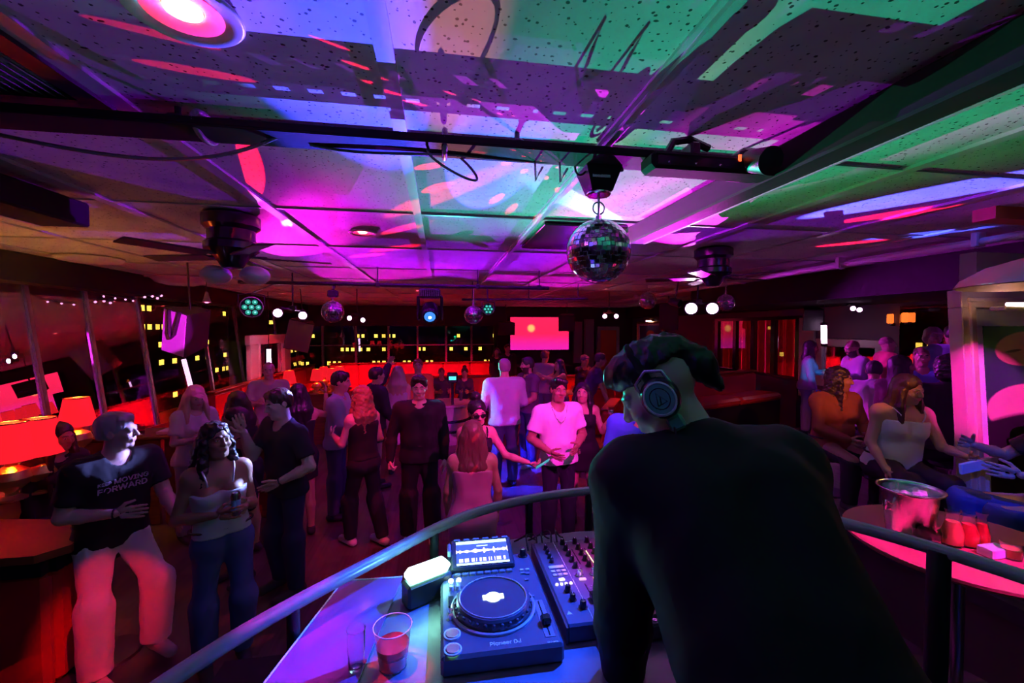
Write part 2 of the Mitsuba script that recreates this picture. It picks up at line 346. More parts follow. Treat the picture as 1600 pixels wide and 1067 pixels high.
f = [(i, i + 1, i + 111) for i in range(109)] + [(i, i + 111, i + 110) for i in range(109)]
def _curtain(p, n, uv):                    # no lamp behind: backlight through the folds is put into the emission
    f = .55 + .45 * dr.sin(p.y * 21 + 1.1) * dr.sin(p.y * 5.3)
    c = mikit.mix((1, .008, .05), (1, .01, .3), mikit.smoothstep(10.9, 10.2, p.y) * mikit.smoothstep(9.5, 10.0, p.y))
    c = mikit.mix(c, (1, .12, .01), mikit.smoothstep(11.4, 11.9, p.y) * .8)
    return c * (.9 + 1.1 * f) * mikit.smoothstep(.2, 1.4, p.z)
one('lobby_curtain', 'red pleated curtain with painted-in backlight behind the black framed glass doors on the right', 'curtain', trimesh.Trimesh(v, f, process=False), 'curtain_red', True, uv=np.zeros((220, 2)) + np.linspace(0, 1, 220)[:, None],
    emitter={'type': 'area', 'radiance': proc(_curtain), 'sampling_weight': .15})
# black bulkhead and beams over the right side
struct('trim_2', box(5.9, WR, 3.1, 9.4, 2.76, CEIL), 'black_matt')
struct('trim_3', box(WR - .3, WR, 9.4, YF, 2.75, CEIL), 'black_matt')
struct('trim_4', box(4.0, 4.75, 2.52, 2.66, 3.11, CEIL), 'orange_paint')
struct('wall_partition', box(4.45, WR, 2.92, 3.04, 0, 2.95), 'violet_wall')
# raised floors: the DJ platform and the right-hand terrace
struct('floor_platform', box(-1.1, 2.0, YB, 2.35, 0, .6), 'black_matt')
struct('floor_terrace', box(3.4, WR, YB, 6.4, 0, .6), 'floor_wood')
struct('floor_terrace_curb', box(3.34, 3.42, YB, 6.45, .55, .66), 'black_metal')

# ---------------------------------------------------------------- the town outside the windows
mat('facade', base_color=(.01, .01, .014), roughness=.9, specular=.1)
def tower(label, x0, x1, y0, y1, z0, z1, face, nx, nz, ww, wh, share, seed):
    k = thing('office_building', label, 'building')
    put(k, 'wall', box(x0, x1, y0, y1, z0, z1), 'facade', False)
    r = np.random.default_rng(seed)
    for i in range(nx):
        for j in range(nz):
            if r.random() > share: continue
            two = r.random() < .35
            u, w = (i + .5) / nx, z0 + (j + .5) / nz * (z1 - z0)
            hw = ww * (.35 if not two else .28)
            for s in ((-.3, .32) if two else (0,)):
                if face == 'y':
                    cx = x0 + u * (x1 - x0) + s * ww * 1.6
                    b = box(cx - hw, cx + hw, y0 - .06, y0 + .02, w - wh / 2, w + wh / 2)
                else:
                    cy = y0 + u * (y1 - y0) + s * ww * 1.6
                    b = box(x1 - .02, x1 + .06, cy - hw, cy + hw, w - wh / 2, w + wh / 2)
                put(k, 'window', b, 'facade', False, **glow((1, .62, .08), r.uniform(1.2, 2.4), 0.0))
tower('dark office tower with scattered yellow windows seen through the far window band', -26, 14, 70, 80, -40, 6.5, 'y', 34, 22, .75, .55, .27, 3)
tower('nearer dark office block with square yellow windows outside the left glass wall', -34, -26, 16, 58, -25, 5, 'x', 21, 18, .9, .5, .3, 5)

# ---------------------------------------------------------------- ceiling fittings, truss and club lights
# truss bar that carries the big mirror ball
def skew(m, a=.0): return m
TY = 1.96
k = thing('lighting_truss', 'black slotted lighting truss crossing the ceiling above the DJ desk', 'truss')
put(k, 'tray', [box(-3.4, 1.72, TY - .1, TY + .06, 3.090, 3.100, .002), box(-3.4, 1.72, TY - .1, TY - .088, 3.100, 3.125)], 'black_matt', False)
put(k, 'slotted_web', [box(-3.4, 1.72, TY + .052, TY + .06, 3.110, 3.124), box(-3.4, 1.72, TY + .052, TY + .06, 3.133, 3.148)] + [box(x - .032, x + .032, TY + .052, TY + .06, 3.122, 3.135) for x in np.arange(-3.37, 1.7, .115)], 'black_metal', False)
put(k, 'cable_bundle', tube([(x, TY + .01 * math.sin(x * 5), 3.118 + .004 * math.sin(x * 9)) for x in np.linspace(-3.4, 1.5, 50)], .014), 'black_plastic', True)
for x in (-3.0, -1.05, .35, 1.5):
    put(k, 'hanger', [cyl((x, TY, 3.110), (x, TY, CEIL), .012, n=8), cbox((x, TY, 3.130), (.05, .1, .06), .01)], 'black_metal')
for pts, label, mm, r in (
    ([(-2.6, 1.97, 3.080), (-1.6, 1.99, 3.040), (-1.05, 1.98, 3.0), (-.66, 1.93, 3.100)], 'pale cable sagging under the left end of the truss bar', 'grey_plastic', .008),
    ([(-.55, 1.97, 3.090), (-.3, 1.99, 3.080), (0, 1.97, 3.085), (.3, 1.99, 3.090), (.62, 1.99, 3.100)], 'thin cable clipped along the middle of the truss bar', 'grey_plastic', .006),
    ([(-.05, 1.93, 3.090), (.08, 1.97, 3.0), (.17, 2.02, 3.0), (.1, 2.02, 3.090), (-.02, 1.98, 3.110)], 'loop of cable tied to the truss bar', 'grey_plastic', .006)):
    one('cable', label, 'cable', tube(spline(pts, 30), r), mm, True)
for x in (-.95, .02):
    one('cable_tie', 'cable strap wound round the truss bar %s' % ('near its left end' if x < -.5 else 'beside the cable loop'), 'strap',
        tube([(x, TY + .09 * math.cos(a), 3.125 + .05 * math.sin(a)) for a in np.linspace(0, 2 * math.pi, 20)], .012), 'grey_plastic', True)
for x in (.44, .56):
    one('spring_hook', 'small red-lit wire hook under the truss bar %s' % ('left of the other hook' if x < .5 else 'next to the mirror ball motor'), 'hook',
        tube([(x, 1.99, 3.100), (x + .005, 1.99, 3.0), (x + .02, 1.98, 3.035), (x + .035, 1.97, 3.060)], .005), 'chrome', True)
# long black channels
k = thing('ceiling_channel', 'long black channel hung under the ceiling on the right', 'channel')
put(k, 'rail', box(1.56, 1.7, .1, 3.42, 3.02, 3.16, .01), 'black_matt')
put(k, 'lip', [box(1.7, 1.715, .1, 3.42, 3.02, 3.035), box(1.74, 1.755, .1, 3.3, 3.04, 3.055)], 'bar_enamel')
k = thing('ceiling_channel', 'blue-tinted black channel with a square end hung on the left of the ceiling', 'channel')
put(k, 'rail', box(-2.6, -2.32, .4, 3.32, 2.98, 3.14, .012), 'black_matt')
put(k, 'lip', box(-2.62, -2.6, .4, 3.32, 2.98, 2.995), 'bar_enamel')
one('ceiling_pipe', 'magenta-lit conduit pipe clamped along the ceiling on the right', 'pipe', cat_([cyl((4.85, 1.2, 3.1), (5.05, 12, 3.1), .035)] + [cbox((4.85 + .0185 * (y - 1.2), y, 3.12), (.1, .06, .14), .01) for y in (2.4, 3.2, 4.6, 6.4, 8.5, 10.5)]), 'white_paint')
# ribbed air vent above the camera's left
k = thing('air_vent', 'ribbed air vent set in the ceiling at the upper left', 'vent')
put(k, 'frame', [box(-2.2, -1.28, 1.12, 1.2, 3.17, 3.2), box(-2.2, -1.28, 1.9, 1.98, 3.17, 3.2), box(-2.2, -2.12, 1.2, 1.9, 3.17, 3.2), box(-1.36, -1.28, 1.2, 1.9, 3.17, 3.2)], 'black_metal', False)
for x in np.arange(-2.1, -1.38, .035):
    put(k, 'slat', move(box(-.012, .012, 1.2, 1.9, -.002, .002), tr(x, 0, 3.182) @ rot(40, Y)), 'grey_plastic', False)
one('ceiling_panel_vent', 'dark recessed ceiling panel left of the big mirror ball', 'vent', [box(.86, 1.6, 3.5, 4.55, 3.17, 3.2, .005)], 'black_gloss')
# recessed red downlights
def downlight(x, y, r, label, k_):
    k = thing('downlight', label, 'downlight', None)
    put(k, 'trim_ring', lathe([(r, 0), (r * 1.45, -.004), (r * 1.5, -.012), (r * 1.4, -.02), (r, -.012), (r * .97, .02), (r * .97, 0)], 40, (x, y, CEIL)), 'white_plastic', True)
    put(k, 'lamp', lathe([(0, -.02), (r * .3, -.017), (r * .45, -.01), (r * .5, .0), (0, .002)], 32, (x, y, CEIL)), 'white_plastic', True, **glow((1, .14, .1), k_, .25))
    put(k, 'reflector', lathe([(r * .5, .0), (r * .99, -.012), (r * .99, -.008), (r * .5, .004)], 32, (x, y, CEIL - .002)), 'white_plastic', True, **glow((1, .01, .06), 1.3, 0))  # emits by itself; the lamp reflection is put into its emission
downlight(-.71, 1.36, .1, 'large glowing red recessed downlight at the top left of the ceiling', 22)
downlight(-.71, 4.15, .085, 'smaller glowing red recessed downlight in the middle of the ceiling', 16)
one('smoke_detector', 'white oval ceiling light disc on the left of the ceiling', 'ceiling light', lathe([(0, -.07), (.2, -.065), (.3, -.05), (.33, -.02), (.33, 0), (0, 0)], 40, (-4.35, 6.2, CEIL)), 'white_plastic', True)
k = thing('flush_light', 'pale long flush ceiling light above the left glass wall', 'ceiling light')
put(k, 'diffuser', move(lathe([(0, -.14), (.2, -.14), (.33, -.1), (.4, -.03), (.4, 0), (0, 0)], 40), tr(-4.45, 8.3, CEIL) @ np.diag([1.1, 1, 1, 1])), 'white_plastic', True)
put(k, 'base', box(-4.9, -4.0, 8.05, 8.55, CEIL - .025, CEIL, .005), 'white_plastic')
for p, lab in (((-1.0, 5.25), 'small black box speaker fixed to the ceiling beyond the red downlight'),):
    pass
# ceiling fans
def fan(c, label, blades, phase, globe):
    k = thing('ceiling_fan', label, 'fan')
    x, y = c
    put(k, 'canopy', lathe([(0, -.02), (.17, -.02), (.2, -.04), (.2, -.12), (.165, -.15), (.165, -.23), (.19, -.25), (.19, -.3), (.12, -.36), (.07, -.44), (0, -.45)][::-1], 40, (x, y, CEIL + .02)), 'black_gloss', 40)
    for i in range(blades):
        a = phase + i * 2 * math.pi / blades
        b = box(.18, .72, -.065, .065, -.006, .006, .004)
        b.apply_transform(tr(x, y, CEIL - .33) @ rot(math.degrees(a), Z) @ rot(9, X))
        put(k, 'blade', b, 'black_plastic')
        s = box(.1, .24, -.02, .02, -.008, .008); s.apply_transform(tr(x, y, CEIL - .325) @ rot(math.degrees(a), Z))
        put(k, 'bracket', s, 'black_metal')
    if globe:
        for s in (-.13, .13):
            put(k, 'lamp_globe', ball((x + s * 1.1, y + .05, CEIL - .47), (.11, .11, .075), 3), 'white_plastic', True)
fan((-1.62, 3.7), 'black ceiling fan with pale lamp globes left of the red downlight', 5, .35, True)
fan((3.0, 4.35), 'dark ceiling fan with glinting trim right of the big mirror ball', 5, .1, False)

# mirror balls
def mirror_ball(c, r, label, rows, top):
    k = thing('mirror_ball', label, 'mirror ball')
    x, y, z = c
    put(k, 'core', ball(c, r * .975, 3), 'grey_plastic', True)
    m = []; v = []; f = []
    for i in range(rows):
        t0, t1 = math.pi * (i + .06) / rows, math.pi * (i + .94) / rows
        tm = (t0 + t1) / 2
        n = max(4, int(round(2 * rows * math.sin(tm))))
        for j in range(n):
            a0, a1 = 2 * math.pi * (j + .06) / n, 2 * math.pi * (j + .94) / n
            am = (a0 + a1) / 2
            nn = np.array([math.sin(tm) * math.cos(am), math.sin(tm) * math.sin(am), math.cos(tm)]) + rng.normal(0, .012, 3)
            nn /= np.linalg.norm(nn)
            e1 = np.array([-math.sin(am), math.cos(am), 0]); e1 -= nn * (e1 @ nn); e1 /= np.linalg.norm(e1); e2 = np.cross(nn, e1)
            wu, wv = r * math.sin(tm) * (a1 - a0) / 2, r * (t1 - t0) / 2
            o = nn * r * 1.0
            b = len(v)
            for su, sv, q in ((-1, -1, 0), (1, -1, 0), (1, 1, 0), (-1, 1, 0)):
                v.append(np.array(c) + o + e1 * su * wu + e2 * sv * wv)
            for su, sv in ((-1, -1), (1, -1), (1, 1), (-1, 1)):
                v.append(np.array(c) + o * .965 + e1 * su * wu + e2 * sv * wv)
            f += [(b, b + 1, b + 2), (b, b + 2, b + 3)]
            for q in range(4):
                q2 = (q + 1) % 4
                f += [(b + q, b + 4 + q, b + 4 + q2), (b + q, b + 4 + q2, b + q2)]
    put(k, 'mirror_tiles', trimesh.Trimesh(v, f, process=False), 'facet', False, kind='stuff', label='square mirror tiles')
    put(k, 'eyelet', [cyl((x, y, z + r * .98), (x, y, z + r * 1.12), r * .09), cyl((x, y, z + r * 1.08), (x, y, top + (.04 if top == CEIL else 0)), .006, n=8)], 'steel')
    if r > .13:
        put(k, 'ring', tube([(x + r * .19 * math.cos(a), y, z + r * 1.36 + r * .19 * math.sin(a)) for a in np.linspace(0, 2 * math.pi, 25)[:-1]], .004, closed=True), 'chrome', True)
BALL = ony(935, 393, 2.05)
BR = .158
mirror_ball(BALL, BR, 'large mirror ball hanging from a motor below the truss', 24, BALL[2] + BR * 1.75)
k = thing('ball_motor', 'black tapered mirror ball motor with a printed label under the truss bar', 'motor')
bx, by, bz = BALL
ring4 = lambda w, d, z: [(bx + sx * w, by + sy * d, z) for sx in (-1, 1) for sy in (-1, 1)]
put(k, 'housing', trimesh.convex.convex_hull(ring4(.083, .075, bz + .43) + ring4(.09, .08, bz + .40) + ring4(.052, .05, bz + BR * 1.75 + .012)), 'black_gloss', False)
put(k, 'base_plate', [lathe([(0, 0), (.055, 0), (.06, .006), (.06, .012), (0, .014)], 24, (bx, by, bz + BR * 1.75))], 'chrome')
put(k, 'mount', [cbox((bx, by - .02, bz + .45), (.12, .2, .05), .01), cyl((bx, TY, 3.1), (bx, by, bz + .44), .02), cyl((bx - .06, by, bz + .4), (bx - .085, by - .03, bz + .47), .008)], 'black_metal')
lab_n = np.array([0, -.3, -.02])
# printed label on the sloping front of the motor
_a = math.atan2(.025 + .005, .17)
_L = tr(bx - .012, by - .0705, bz + .375) @ rot(90 + math.degrees(_a) * .95, X)
put(k, 'label_plate', move(box(-.045, .045, -.03, .03, -.0005, .001), _L), 'white_plastic', False)
put(k, 'label_print', [move(box(-.04, -.04 + w, y - .003, y + .003, 0, .0006), _L @ tr(0, 0, .001)) for w, y in ((.035, .02), (.05, .008), (.046, -.004), (.042, -.016))] + [move(box(.02, .04, -.014, .006, 0, .0005), _L @ tr(0, 0, .001))], 'black_matt', False)
put(k, 'knob', [ball((bx + .1, by - .02, bz + .43), .018), cyl((bx + .1, by - .02, bz + .43), (bx + .1, by - .05, bz + .39), .009)], 'black_plastic')
put(k, 'cable', tube(spline([(bx - .08, by - .03, bz + .38), (bx - .12, by - .04, bz + .36), (bx - .13, by - .02, bz + .42), (bx - .06, by - .03, bz + .48)], 20), .005), 'black_plastic', True)

# the far pipe with its fixtures
PY = 6.45
k = thing('lighting_pipe', 'thin black lighting pipe crossing the room under the ceiling beyond the fans', 'pipe')
put(k, 'bar', cyl((-2.75, PY, 2.95), (1.65, PY, 2.93), .026), 'black_metal')
for x in (-2.5, -.9, .55, 1.5):
    put(k, 'hanger', [cyl((x, PY, 2.95), (x, PY, CEIL), .008, n=8), cbox((x, PY, 2.94), (.06, .07, .07), .01)], 'black_metal')
k = thing('lighting_pipe', 'second dark pipe hanging lower at the far right under the ceiling', 'pipe')
put(k, 'bar', cyl((.4, 8.2, 2.86), (2.9, 8.2, 2.9), .02), 'black_metal')
for x in (.6, 1.7, 2.7):
    put(k, 'hanger', cyl((x, 8.2, 2.88), (x, 8.2, CEIL), .008, n=8), 'black_metal')
for (px, py, d, r, lab, top) in ((520, 487, 6.1, .155, 'pink-lit mirror ball hanging from the pipe on the left', 2.93), (740, 492, 6.6, .14, 'violet mirror ball beside the right green LED lamp', 2.93),
                              (1012, 470, 8.4, .165, 'mirror ball hanging at the far right of the dance floor', CEIL), (1134, 473, 6.6, .13, 'dim mirror ball right of the bright magenta lamps', CEIL)):
    p = at(px, py, d) if top == CEIL else ony(px, py, PY)
    mirror_ball(p, r, lab, 16, top)
for i, x in enumerate((-1.55, )):
    p = ony(520, 459, PY)
    one('ball_motor', 'black mirror ball motor on the far pipe above the pink-lit ball', 'motor', [cbox(p, (.14, .12, .1), .02), cyl(p + [0, 0, .05], p + [0, .1, .12], .02)], 'black_plastic')

def aim(c, t):
    """Matrix that carries +z to the direction from c to t, at c."""
    d = np.subtract(t, c); d = d / np.linalg.norm(d)
    x = np.cross([0, 0, 1], d); x /= np.linalg.norm(x)
    M = np.eye(4); M[:3, 0], M[:3, 1], M[:3, 2], M[:3, 3] = x, np.cross(d, x), d, c
    return M

def par_can(c, target, r, label, hang):
    k = thing('led_par_can', label, 'stage light')
    M = aim(c, target)
    put(k, 'housing', move(lathe([(0, -.2), (r * .7, -.2), (r * .95, -.16), (r, -.02), (r, .02), (r * .94, .022), (r * .93, -.012), (0, -.014)], 32), M), 'black_metal', 40)
    put(k, 'rim', move(lathe([(r * .93, .01), (r * 1.03, .012), (r * 1.03, .024), (r * .93, .022)], 40), M), 'steel', True)
    for i in range(7):
        a = i * math.pi / 3 + math.pi / 6 * 0
        q = (0, 0) if i == 6 else (r * .58 * math.cos(a), r * .58 * math.sin(a))
        put(k, 'led', move(lathe([(0, .02), (r * .12, .017), (r * .22, .002), (r * .25, -.01)][::-1], 20, (q[0], q[1], 0)), M), 'glass_lens', True, **glow((.02, .42, .3), .5, .02))
        put(k, 'led_core', move(lathe([(0, .023), (r * .1, .02)][::-1], 12, (q[0], q[1], 0)), M), 'glass_lens', True, **glow((.2, 1, .8), .9, .0))
    y = tube([(-r * 1.1, 0, 0), (-r * 1.1, r * 1.2, -.02), (0, r * 1.35, -.03), (r * 1.1, r * 1.2, -.02), (r * 1.1, 0, 0)], .008)
    put(k, 'yoke', [move(y, M), cyl(c + M[:3, 1] * r * 1.35 - M[:3, 2] * .03, hang, .008, n=8)], 'black_metal')

PARL, PARR = at(393, 480, 5.2), at(763, 483, 6.3)
par_can(PARL, CAM + [.3, 0, .2], .125, 'round green-lit LED stage light with seven lenses on the left end of the far pipe', (-2.3, PY, 2.93))
par_can(PARR, CAM + [.3, 0, .2], .085, 'round green-lit LED stage light with seven lenses next to the violet mirror ball', (PARR[0], PY, 2.93))

def twin(pa, pb, r, label, hang, col=(1, .55, 1), k_=9.0):
    k = thing('twin_spotlight', label, 'stage light')
    pa, pb = np.array(pa), np.array(pb)
    c = (pa + pb) / 2
    tgt = CAM + np.array([.2, 0, .3])
    for p in (pa, pb): put(k, 'housing', move(lathe([(0, -.16), (r * .9, -.15), (r * 1.25, -.02), (r * 1.25, 0), (r * 1.05, 0), (r, -.02), (0, -.022)], 24), aim(p, tgt)), 'black_metal', 40)
    put(k, 'bracket', [cyl(pa + [0, .1, .08], pb + [0, .1, .08], .02), cyl(c + [0, .1, .08], (c[0], c[1] + .1, hang), .012), cbox(c + [0, .1, .1], (.1, .08, .08), .01)], 'black_metal')
    for p in (pa, pb):
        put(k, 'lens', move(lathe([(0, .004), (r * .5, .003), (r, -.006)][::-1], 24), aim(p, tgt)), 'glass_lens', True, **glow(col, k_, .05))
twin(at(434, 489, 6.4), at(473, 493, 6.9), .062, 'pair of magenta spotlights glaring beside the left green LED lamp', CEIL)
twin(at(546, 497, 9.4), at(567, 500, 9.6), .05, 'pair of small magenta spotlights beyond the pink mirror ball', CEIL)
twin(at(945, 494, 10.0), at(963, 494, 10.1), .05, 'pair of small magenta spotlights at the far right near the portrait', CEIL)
twin(at(1080, 482, 6.0), at(1113, 482, 6.1), .078, 'pair of large magenta spotlights glaring above the DJ', CEIL, k_=14)  # lenses enlarged to stand in for the halo around them
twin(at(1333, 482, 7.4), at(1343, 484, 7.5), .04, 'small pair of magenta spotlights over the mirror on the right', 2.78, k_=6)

# moving head pointing down into the room
p = at(672, 488, 6.2)
k = thing('moving_head_light', 'black moving head light with a blue lens hanging from the far pipe', 'stage light')
put(k, 'base', cbox(p + [0, 0, .27], (.3, .26, .13), .02), 'black_plastic')
put(k, 'vents', [cbox(p + [x, -.132, .27], (.012, .006, .09)) for x in np.arange(-.12, .13, .03)], 'grey_plastic', False)
put(k, 'yoke', [cbox(p + [s * .165, 0, .06], (.04, .2, .36), .02) for s in (-1, 1)], 'black_gloss')
put(k, 'head', move(lathe([(0, -.18), (.09, -.17), (.125, -.1), (.13, .05), (.12, .13), (.1, .15), (.085, .14), (0, .13)], 32), aim(p + [0, 0, .0], p + [0.0, -1.0, -.55])), 'black_gloss', 40)
q = aim(p, p + [0.0, -1.0, -.55])
put(k, 'lens', move(lathe([(0, .165), (.05, .158), (.08, .142)][::-1], 24), q), 'glass_lens', True, **glow((.05, .3, 1), .8, .01))
put(k, 'lens_core', move(lathe([(0, .172), (.024, .166)][::-1], 16), q), 'glass_lens', True, **glow((.3, .9, 1), 9, .02))
put(k, 'indicator', cbox(p + [-.17, -.13, .3], (.03, .01, .02)), 'black_plastic', False, **glow((1, .05, .1), 2, 0))
# lamps on the truss above the desk, right of the ball motor
for x, lab in ((1.05, 'black bar-shaped stage light fixed on the truss bar right of the mirror ball motor'), ):
    k = thing('stage_light', lab, 'stage light')
    put(k, 'housing', box(x - .12, x + .52, 1.78, 1.92, 3.02, 3.1, .02), 'black_matt')
    put(k, 'window', box(x - .1, x + .36, 1.775, 1.784, 3.03, 3.07), 'black_gloss', False)
    put(k, 'clamp', [cbox((x + .12, 1.88, 3.13), (.05, .1, .08), .01), tube([(x - .02, 1.86, 3.1), (x + .02, 1.86, 3.17), (x + .1, 1.86, 3.185), (x + .2, 1.86, 3.15)], .018)], 'black_metal')
    put(k, 'indicator', cbox((x + .3, 1.775, 3.08), (.012, .01, .03)), 'black_plastic', False, **glow((1, .08, .02), 2.5, 0))
    for t in (-.05, .08, .2, .33): put(k, 'bolt', ball((x + t, 1.772, 3.04), .006, 1), 'chrome')
one('stage_light', 'small black spotlight clamped at the corner where the truss bar meets the black channel', 'stage light', [cbox((1.5, 1.9, 3.1), (.2, .16, .12), .02), move(lathe([(0, 0), (.05, 0), (.06, .14), (0, .15)], 20), tr(1.42, 1.8, 3.08) @ rot(110, X))], 'black_plastic')

for _x, _y, _lab in ((-3.9, 11.5, 'small added red downlight over the left banquette'), (-1.2, 12.0, 'small added red downlight over the far banquette'), (3.6, 9.0, 'small added red downlight over the lamp bar')):
    downlight(_x, _y, .06, _lab, 4)  # fittings added to give the far red washes a source
for _k, _lab in (('terrace_light', 'added black can spotlight hung over the booth rail on the right'), ('terrace_violet_light', 'added black can spotlight hung over the far side of the terrace')):
    _p, _t = np.array(LIGHTS[_k][0], float), np.array(LIGHTS[_k][1], float)
    _M = aim(_p, _t) @ tr(0, 0, -.04)
    k = thing('can_spotlight', _lab, 'stage light')  # fixture added to give the terrace spot a source
    put(k, 'housing', move(lathe([(0, -.18), (.05, -.18), (.07, -.15), (.075, .03), (.068, .03), (.065, -.02), (0, -.022)], 28), _M), 'black_metal', 40)
    put(k, 'hanger', [cyl(_M[:3, 3] - _M[:3, 2] * .08, (_M[0, 3], _M[1, 3], CEIL + .01), .012, n=8)], 'black_metal')
# hanging loudspeakers
def speaker(c, rz, tilt, s, label, front='grille_violet', roll=0):
    k = thing('loudspeaker', label, 'loudspeaker')
    M = tr(*c) @ rot(rz, Z) @ rot(roll, Y) @ rot(tilt, X)
    w, d, h = s
    cab = trimesh.convex.convex_hull([(sx * w, -d, sz * h) for sx in (-1, 1) for sz in (-1, 1)] + [(sx * w * .62, d, sz * h * .9) for sx in (-1, 1) for sz in (-1, 1)])
    put(k, 'cabinet', move(cab, M), 'black_plastic', False)
    put(k, 'grille', move(box(-w * .97, w * .97, -d - .012, -d + .002, -h * .97, h * .97, .008), M), front)
    put(k, 'bracket', [move(tube([(-w * .45, -d - .02, h * 1.05), (-w * .2, -d - .035, -h * .02), (0, -d - .04, -h * .2), (w * .2, -d - .035, -h * .02), (w * .45, -d - .02, h * 1.05)], .022), M)] if front == 'grille_violet' else [move(cyl((0, 0, h), (0, 0, h + .15), .02), M)], 'black_metal')
    put(k, 'hanger', cyl(M[:3, 3] + M[:3, 2] * h * .9, (c[0], c[1], 3.2), .012, n=8), 'black_metal')
paint('grille_dim', (.2, .17, .22), .7, .2); paint('grille_violet', (.42, .38, .44), .7, .2)
speaker(at(295, 515, 5.8), -14, 12, (.17, .22, .3), 'black loudspeaker with a magenta-lit grille tilted down on the left', roll=17)
speaker(at(470, 522, 9.6), 8, 14, (.26, .2, .34), 'black loudspeaker tilted down beside the red lamps', 'grille_dim', roll=14)
speaker(at(1044, 493, 11.5), -25, 10, (.24, .2, .36), 'dark loudspeaker hanging right of the far portrait', 'black_plastic')
speaker(at(790, 512, 15.5), 0, 10, (.3, .25, .22), 'dark loudspeaker hung at the left edge of the red screen', 'black_plastic')
speaker(at(886, 503, 15.0), -20, 12, (.28, .24, .28), 'dark loudspeaker hung at the right edge of the red screen', 'black_plastic')
speaker(at(1268, 497, 8.6), -35, 16, (.17, .16, .22), 'violet-lit loudspeaker hung beside the right mirror', 'black_plastic')
# pendant and string lights at the left
k = thing('pendant_lamp', 'small pink cone pendant lamp hanging above the left loudspeaker', 'lamp')
c = at(323, 468, 6.6)
put(k, 'shade', lathe([(.015, .12), (.03, .06), (.06, -.04), (.055, -.04), (.012, .11)], 20, c), 'white_plastic', True)
put(k, 'bulb', ball(c + [0, 0, -.03], .03), 'white_plastic', True, **glow((1, .2, .5), 3, .01))
put(k, 'cord', cyl(c + [0, 0, .1], (c[0], c[1], CEIL), .005, n=6), 'black_plastic')
for i, (px, py) in enumerate(((162, 463), (180, 466), (196, 468), (208, 470), (226, 464), (238, 463), (246, 466), (252, 462))):
    one('string_light', 'small pink bulb in the row of string lights under the left soffit', 'light bulb', ball(onx(px, py, -4.85), .014 if i < 4 else .02, 2), 'white_plastic', True, group='string lights under the left soffit', **glow((1, .35, .8), 1.6, 0))
pts_ = [onx(px, py, -4.85) + [0, 0, .02] for px, py in ((162, 463), (180, 466), (196, 468), (208, 470), (226, 464), (238, 463), (246, 466), (252, 462))]
one('festoon_wire', 'thin black cord carrying the row of string lights under the left soffit', 'cord', tube([(-4.9, pts_[0][1] - .3, 2.87)] + pts_ + [(-4.9, pts_[-1][1] + .3, 2.87)], .006, 6), 'black_plastic', True)
# bright vertical LED tube, and an added one in place of a reflection
for (px, y0, y1, d, lab) in ((420, 545, 588, 10.4, 'glaring white-violet vertical light tube at the right edge of the pink frame'), (1287, 508, 537, 8.2, 'added light tube standing in for a reflection beside the right mirror')):
    a_, b_ = at(px, y0, d), at(px + 1, y1, d)
    k = thing('light_tube', lab, 'light tube')
    put(k, 'tube', cyl(b_, a_, .05), 'white_plastic', True, **glow((1, .55, 1), 4.5, .1))
    put(k, 'cord', cyl(a_, (a_[0], a_[1], CEIL + .01), .008, n=8), 'black_plastic'); put(k, 'end_cap', [cyl(a_, a_ + [0, 0, .05], .055), cyl(b_ - [0, 0, .05], b_, .055)], 'black_plastic')

# ---------------------------------------------------------------- far room: screen, portrait, booths, bars, lamps
a, b = ony(797, 500, 16.95), ony(888, 546, 16.95)
k = thing('projection_screen', 'big glowing red projection screen on the far wall', 'screen')
def _screen(p, n, uv):
    f = dr.sqrt(dr.square(p.x - 3.6) + dr.square((p.z - 2.33)))
    g = mikit.smoothstep(.2, .07, f)
    return mikit.mix(mi.Color3f(1, .015, .09) * (.75 + .25 * mikit.smoothstep(1.4, 2.7, p.z)), (1.3, .5, .15), g) + mi.Color3f(0, 0, .35) * mikit.smoothstep(2.2, 1.4, p.z)
put(k, 'canvas', trimesh.Trimesh([(a[0], 16.9, b[2]), (b[0], 16.9, b[2]), (b[0], 16.9, 2.78), (a[0], 16.9, 2.78)], [(0, 1, 2), (0, 2, 3)], process=False), 'white_plastic', True, uv=np.array([(0, 0), (1, 0), (1, 1), (0, 1)]),
    emitter={'type': 'area', 'radiance': proc(_screen), 'sampling_weight': .15})
put(k, 'backing', box(a[0], b[0], 16.91, 16.94, b[2], 2.78), 'black_matt', False)
put(k, 'border', [box(a[0] - .06, a[0], 16.88, 16.95, b[2] - .06, 2.82), box(b[0], b[0] + .06, 16.88, 16.95, b[2] - .06, 2.82), box(a[0] - .06, b[0] + .06, 16.88, 16.95, b[2] - .06, b[2])], 'black_matt', False)
one('equipment_cabinet', 'tall black cabinet left of the red screen', 'cabinet', [box(2.1, 2.65, 16.3, 16.85, 0, 2.05, .02), box(2.2, 2.5, 16.28, 16.31, .3, 1.9, .01)], 'black_matt')
one('stage_riser', 'low dark stage below the red screen', 'stage', box(2.8, 5.0, 15.6, 16.85, 0, .9, .02), 'black_matt', False)
k = thing('panel_door', 'orange-red lit door at the far right end of the room', 'door')
paint('door_red', (.6, .09, .03), .45)
put(k, 'leaf', box(6.5, 7.2, 16.8, 16.9, 0, 2.25, .01), 'door_red')
put(k, 'frame', [box(6.38, 6.5, 16.78, 16.95, 0, 2.4), box(7.2, 7.32, 16.78, 16.95, 0, 2.4), box(6.38, 7.32, 16.78, 16.95, 2.25, 2.4)], 'violet_wall', False)
put(k, 'knob', ball((7.1, 16.77, 1.05), .035), 'brass')
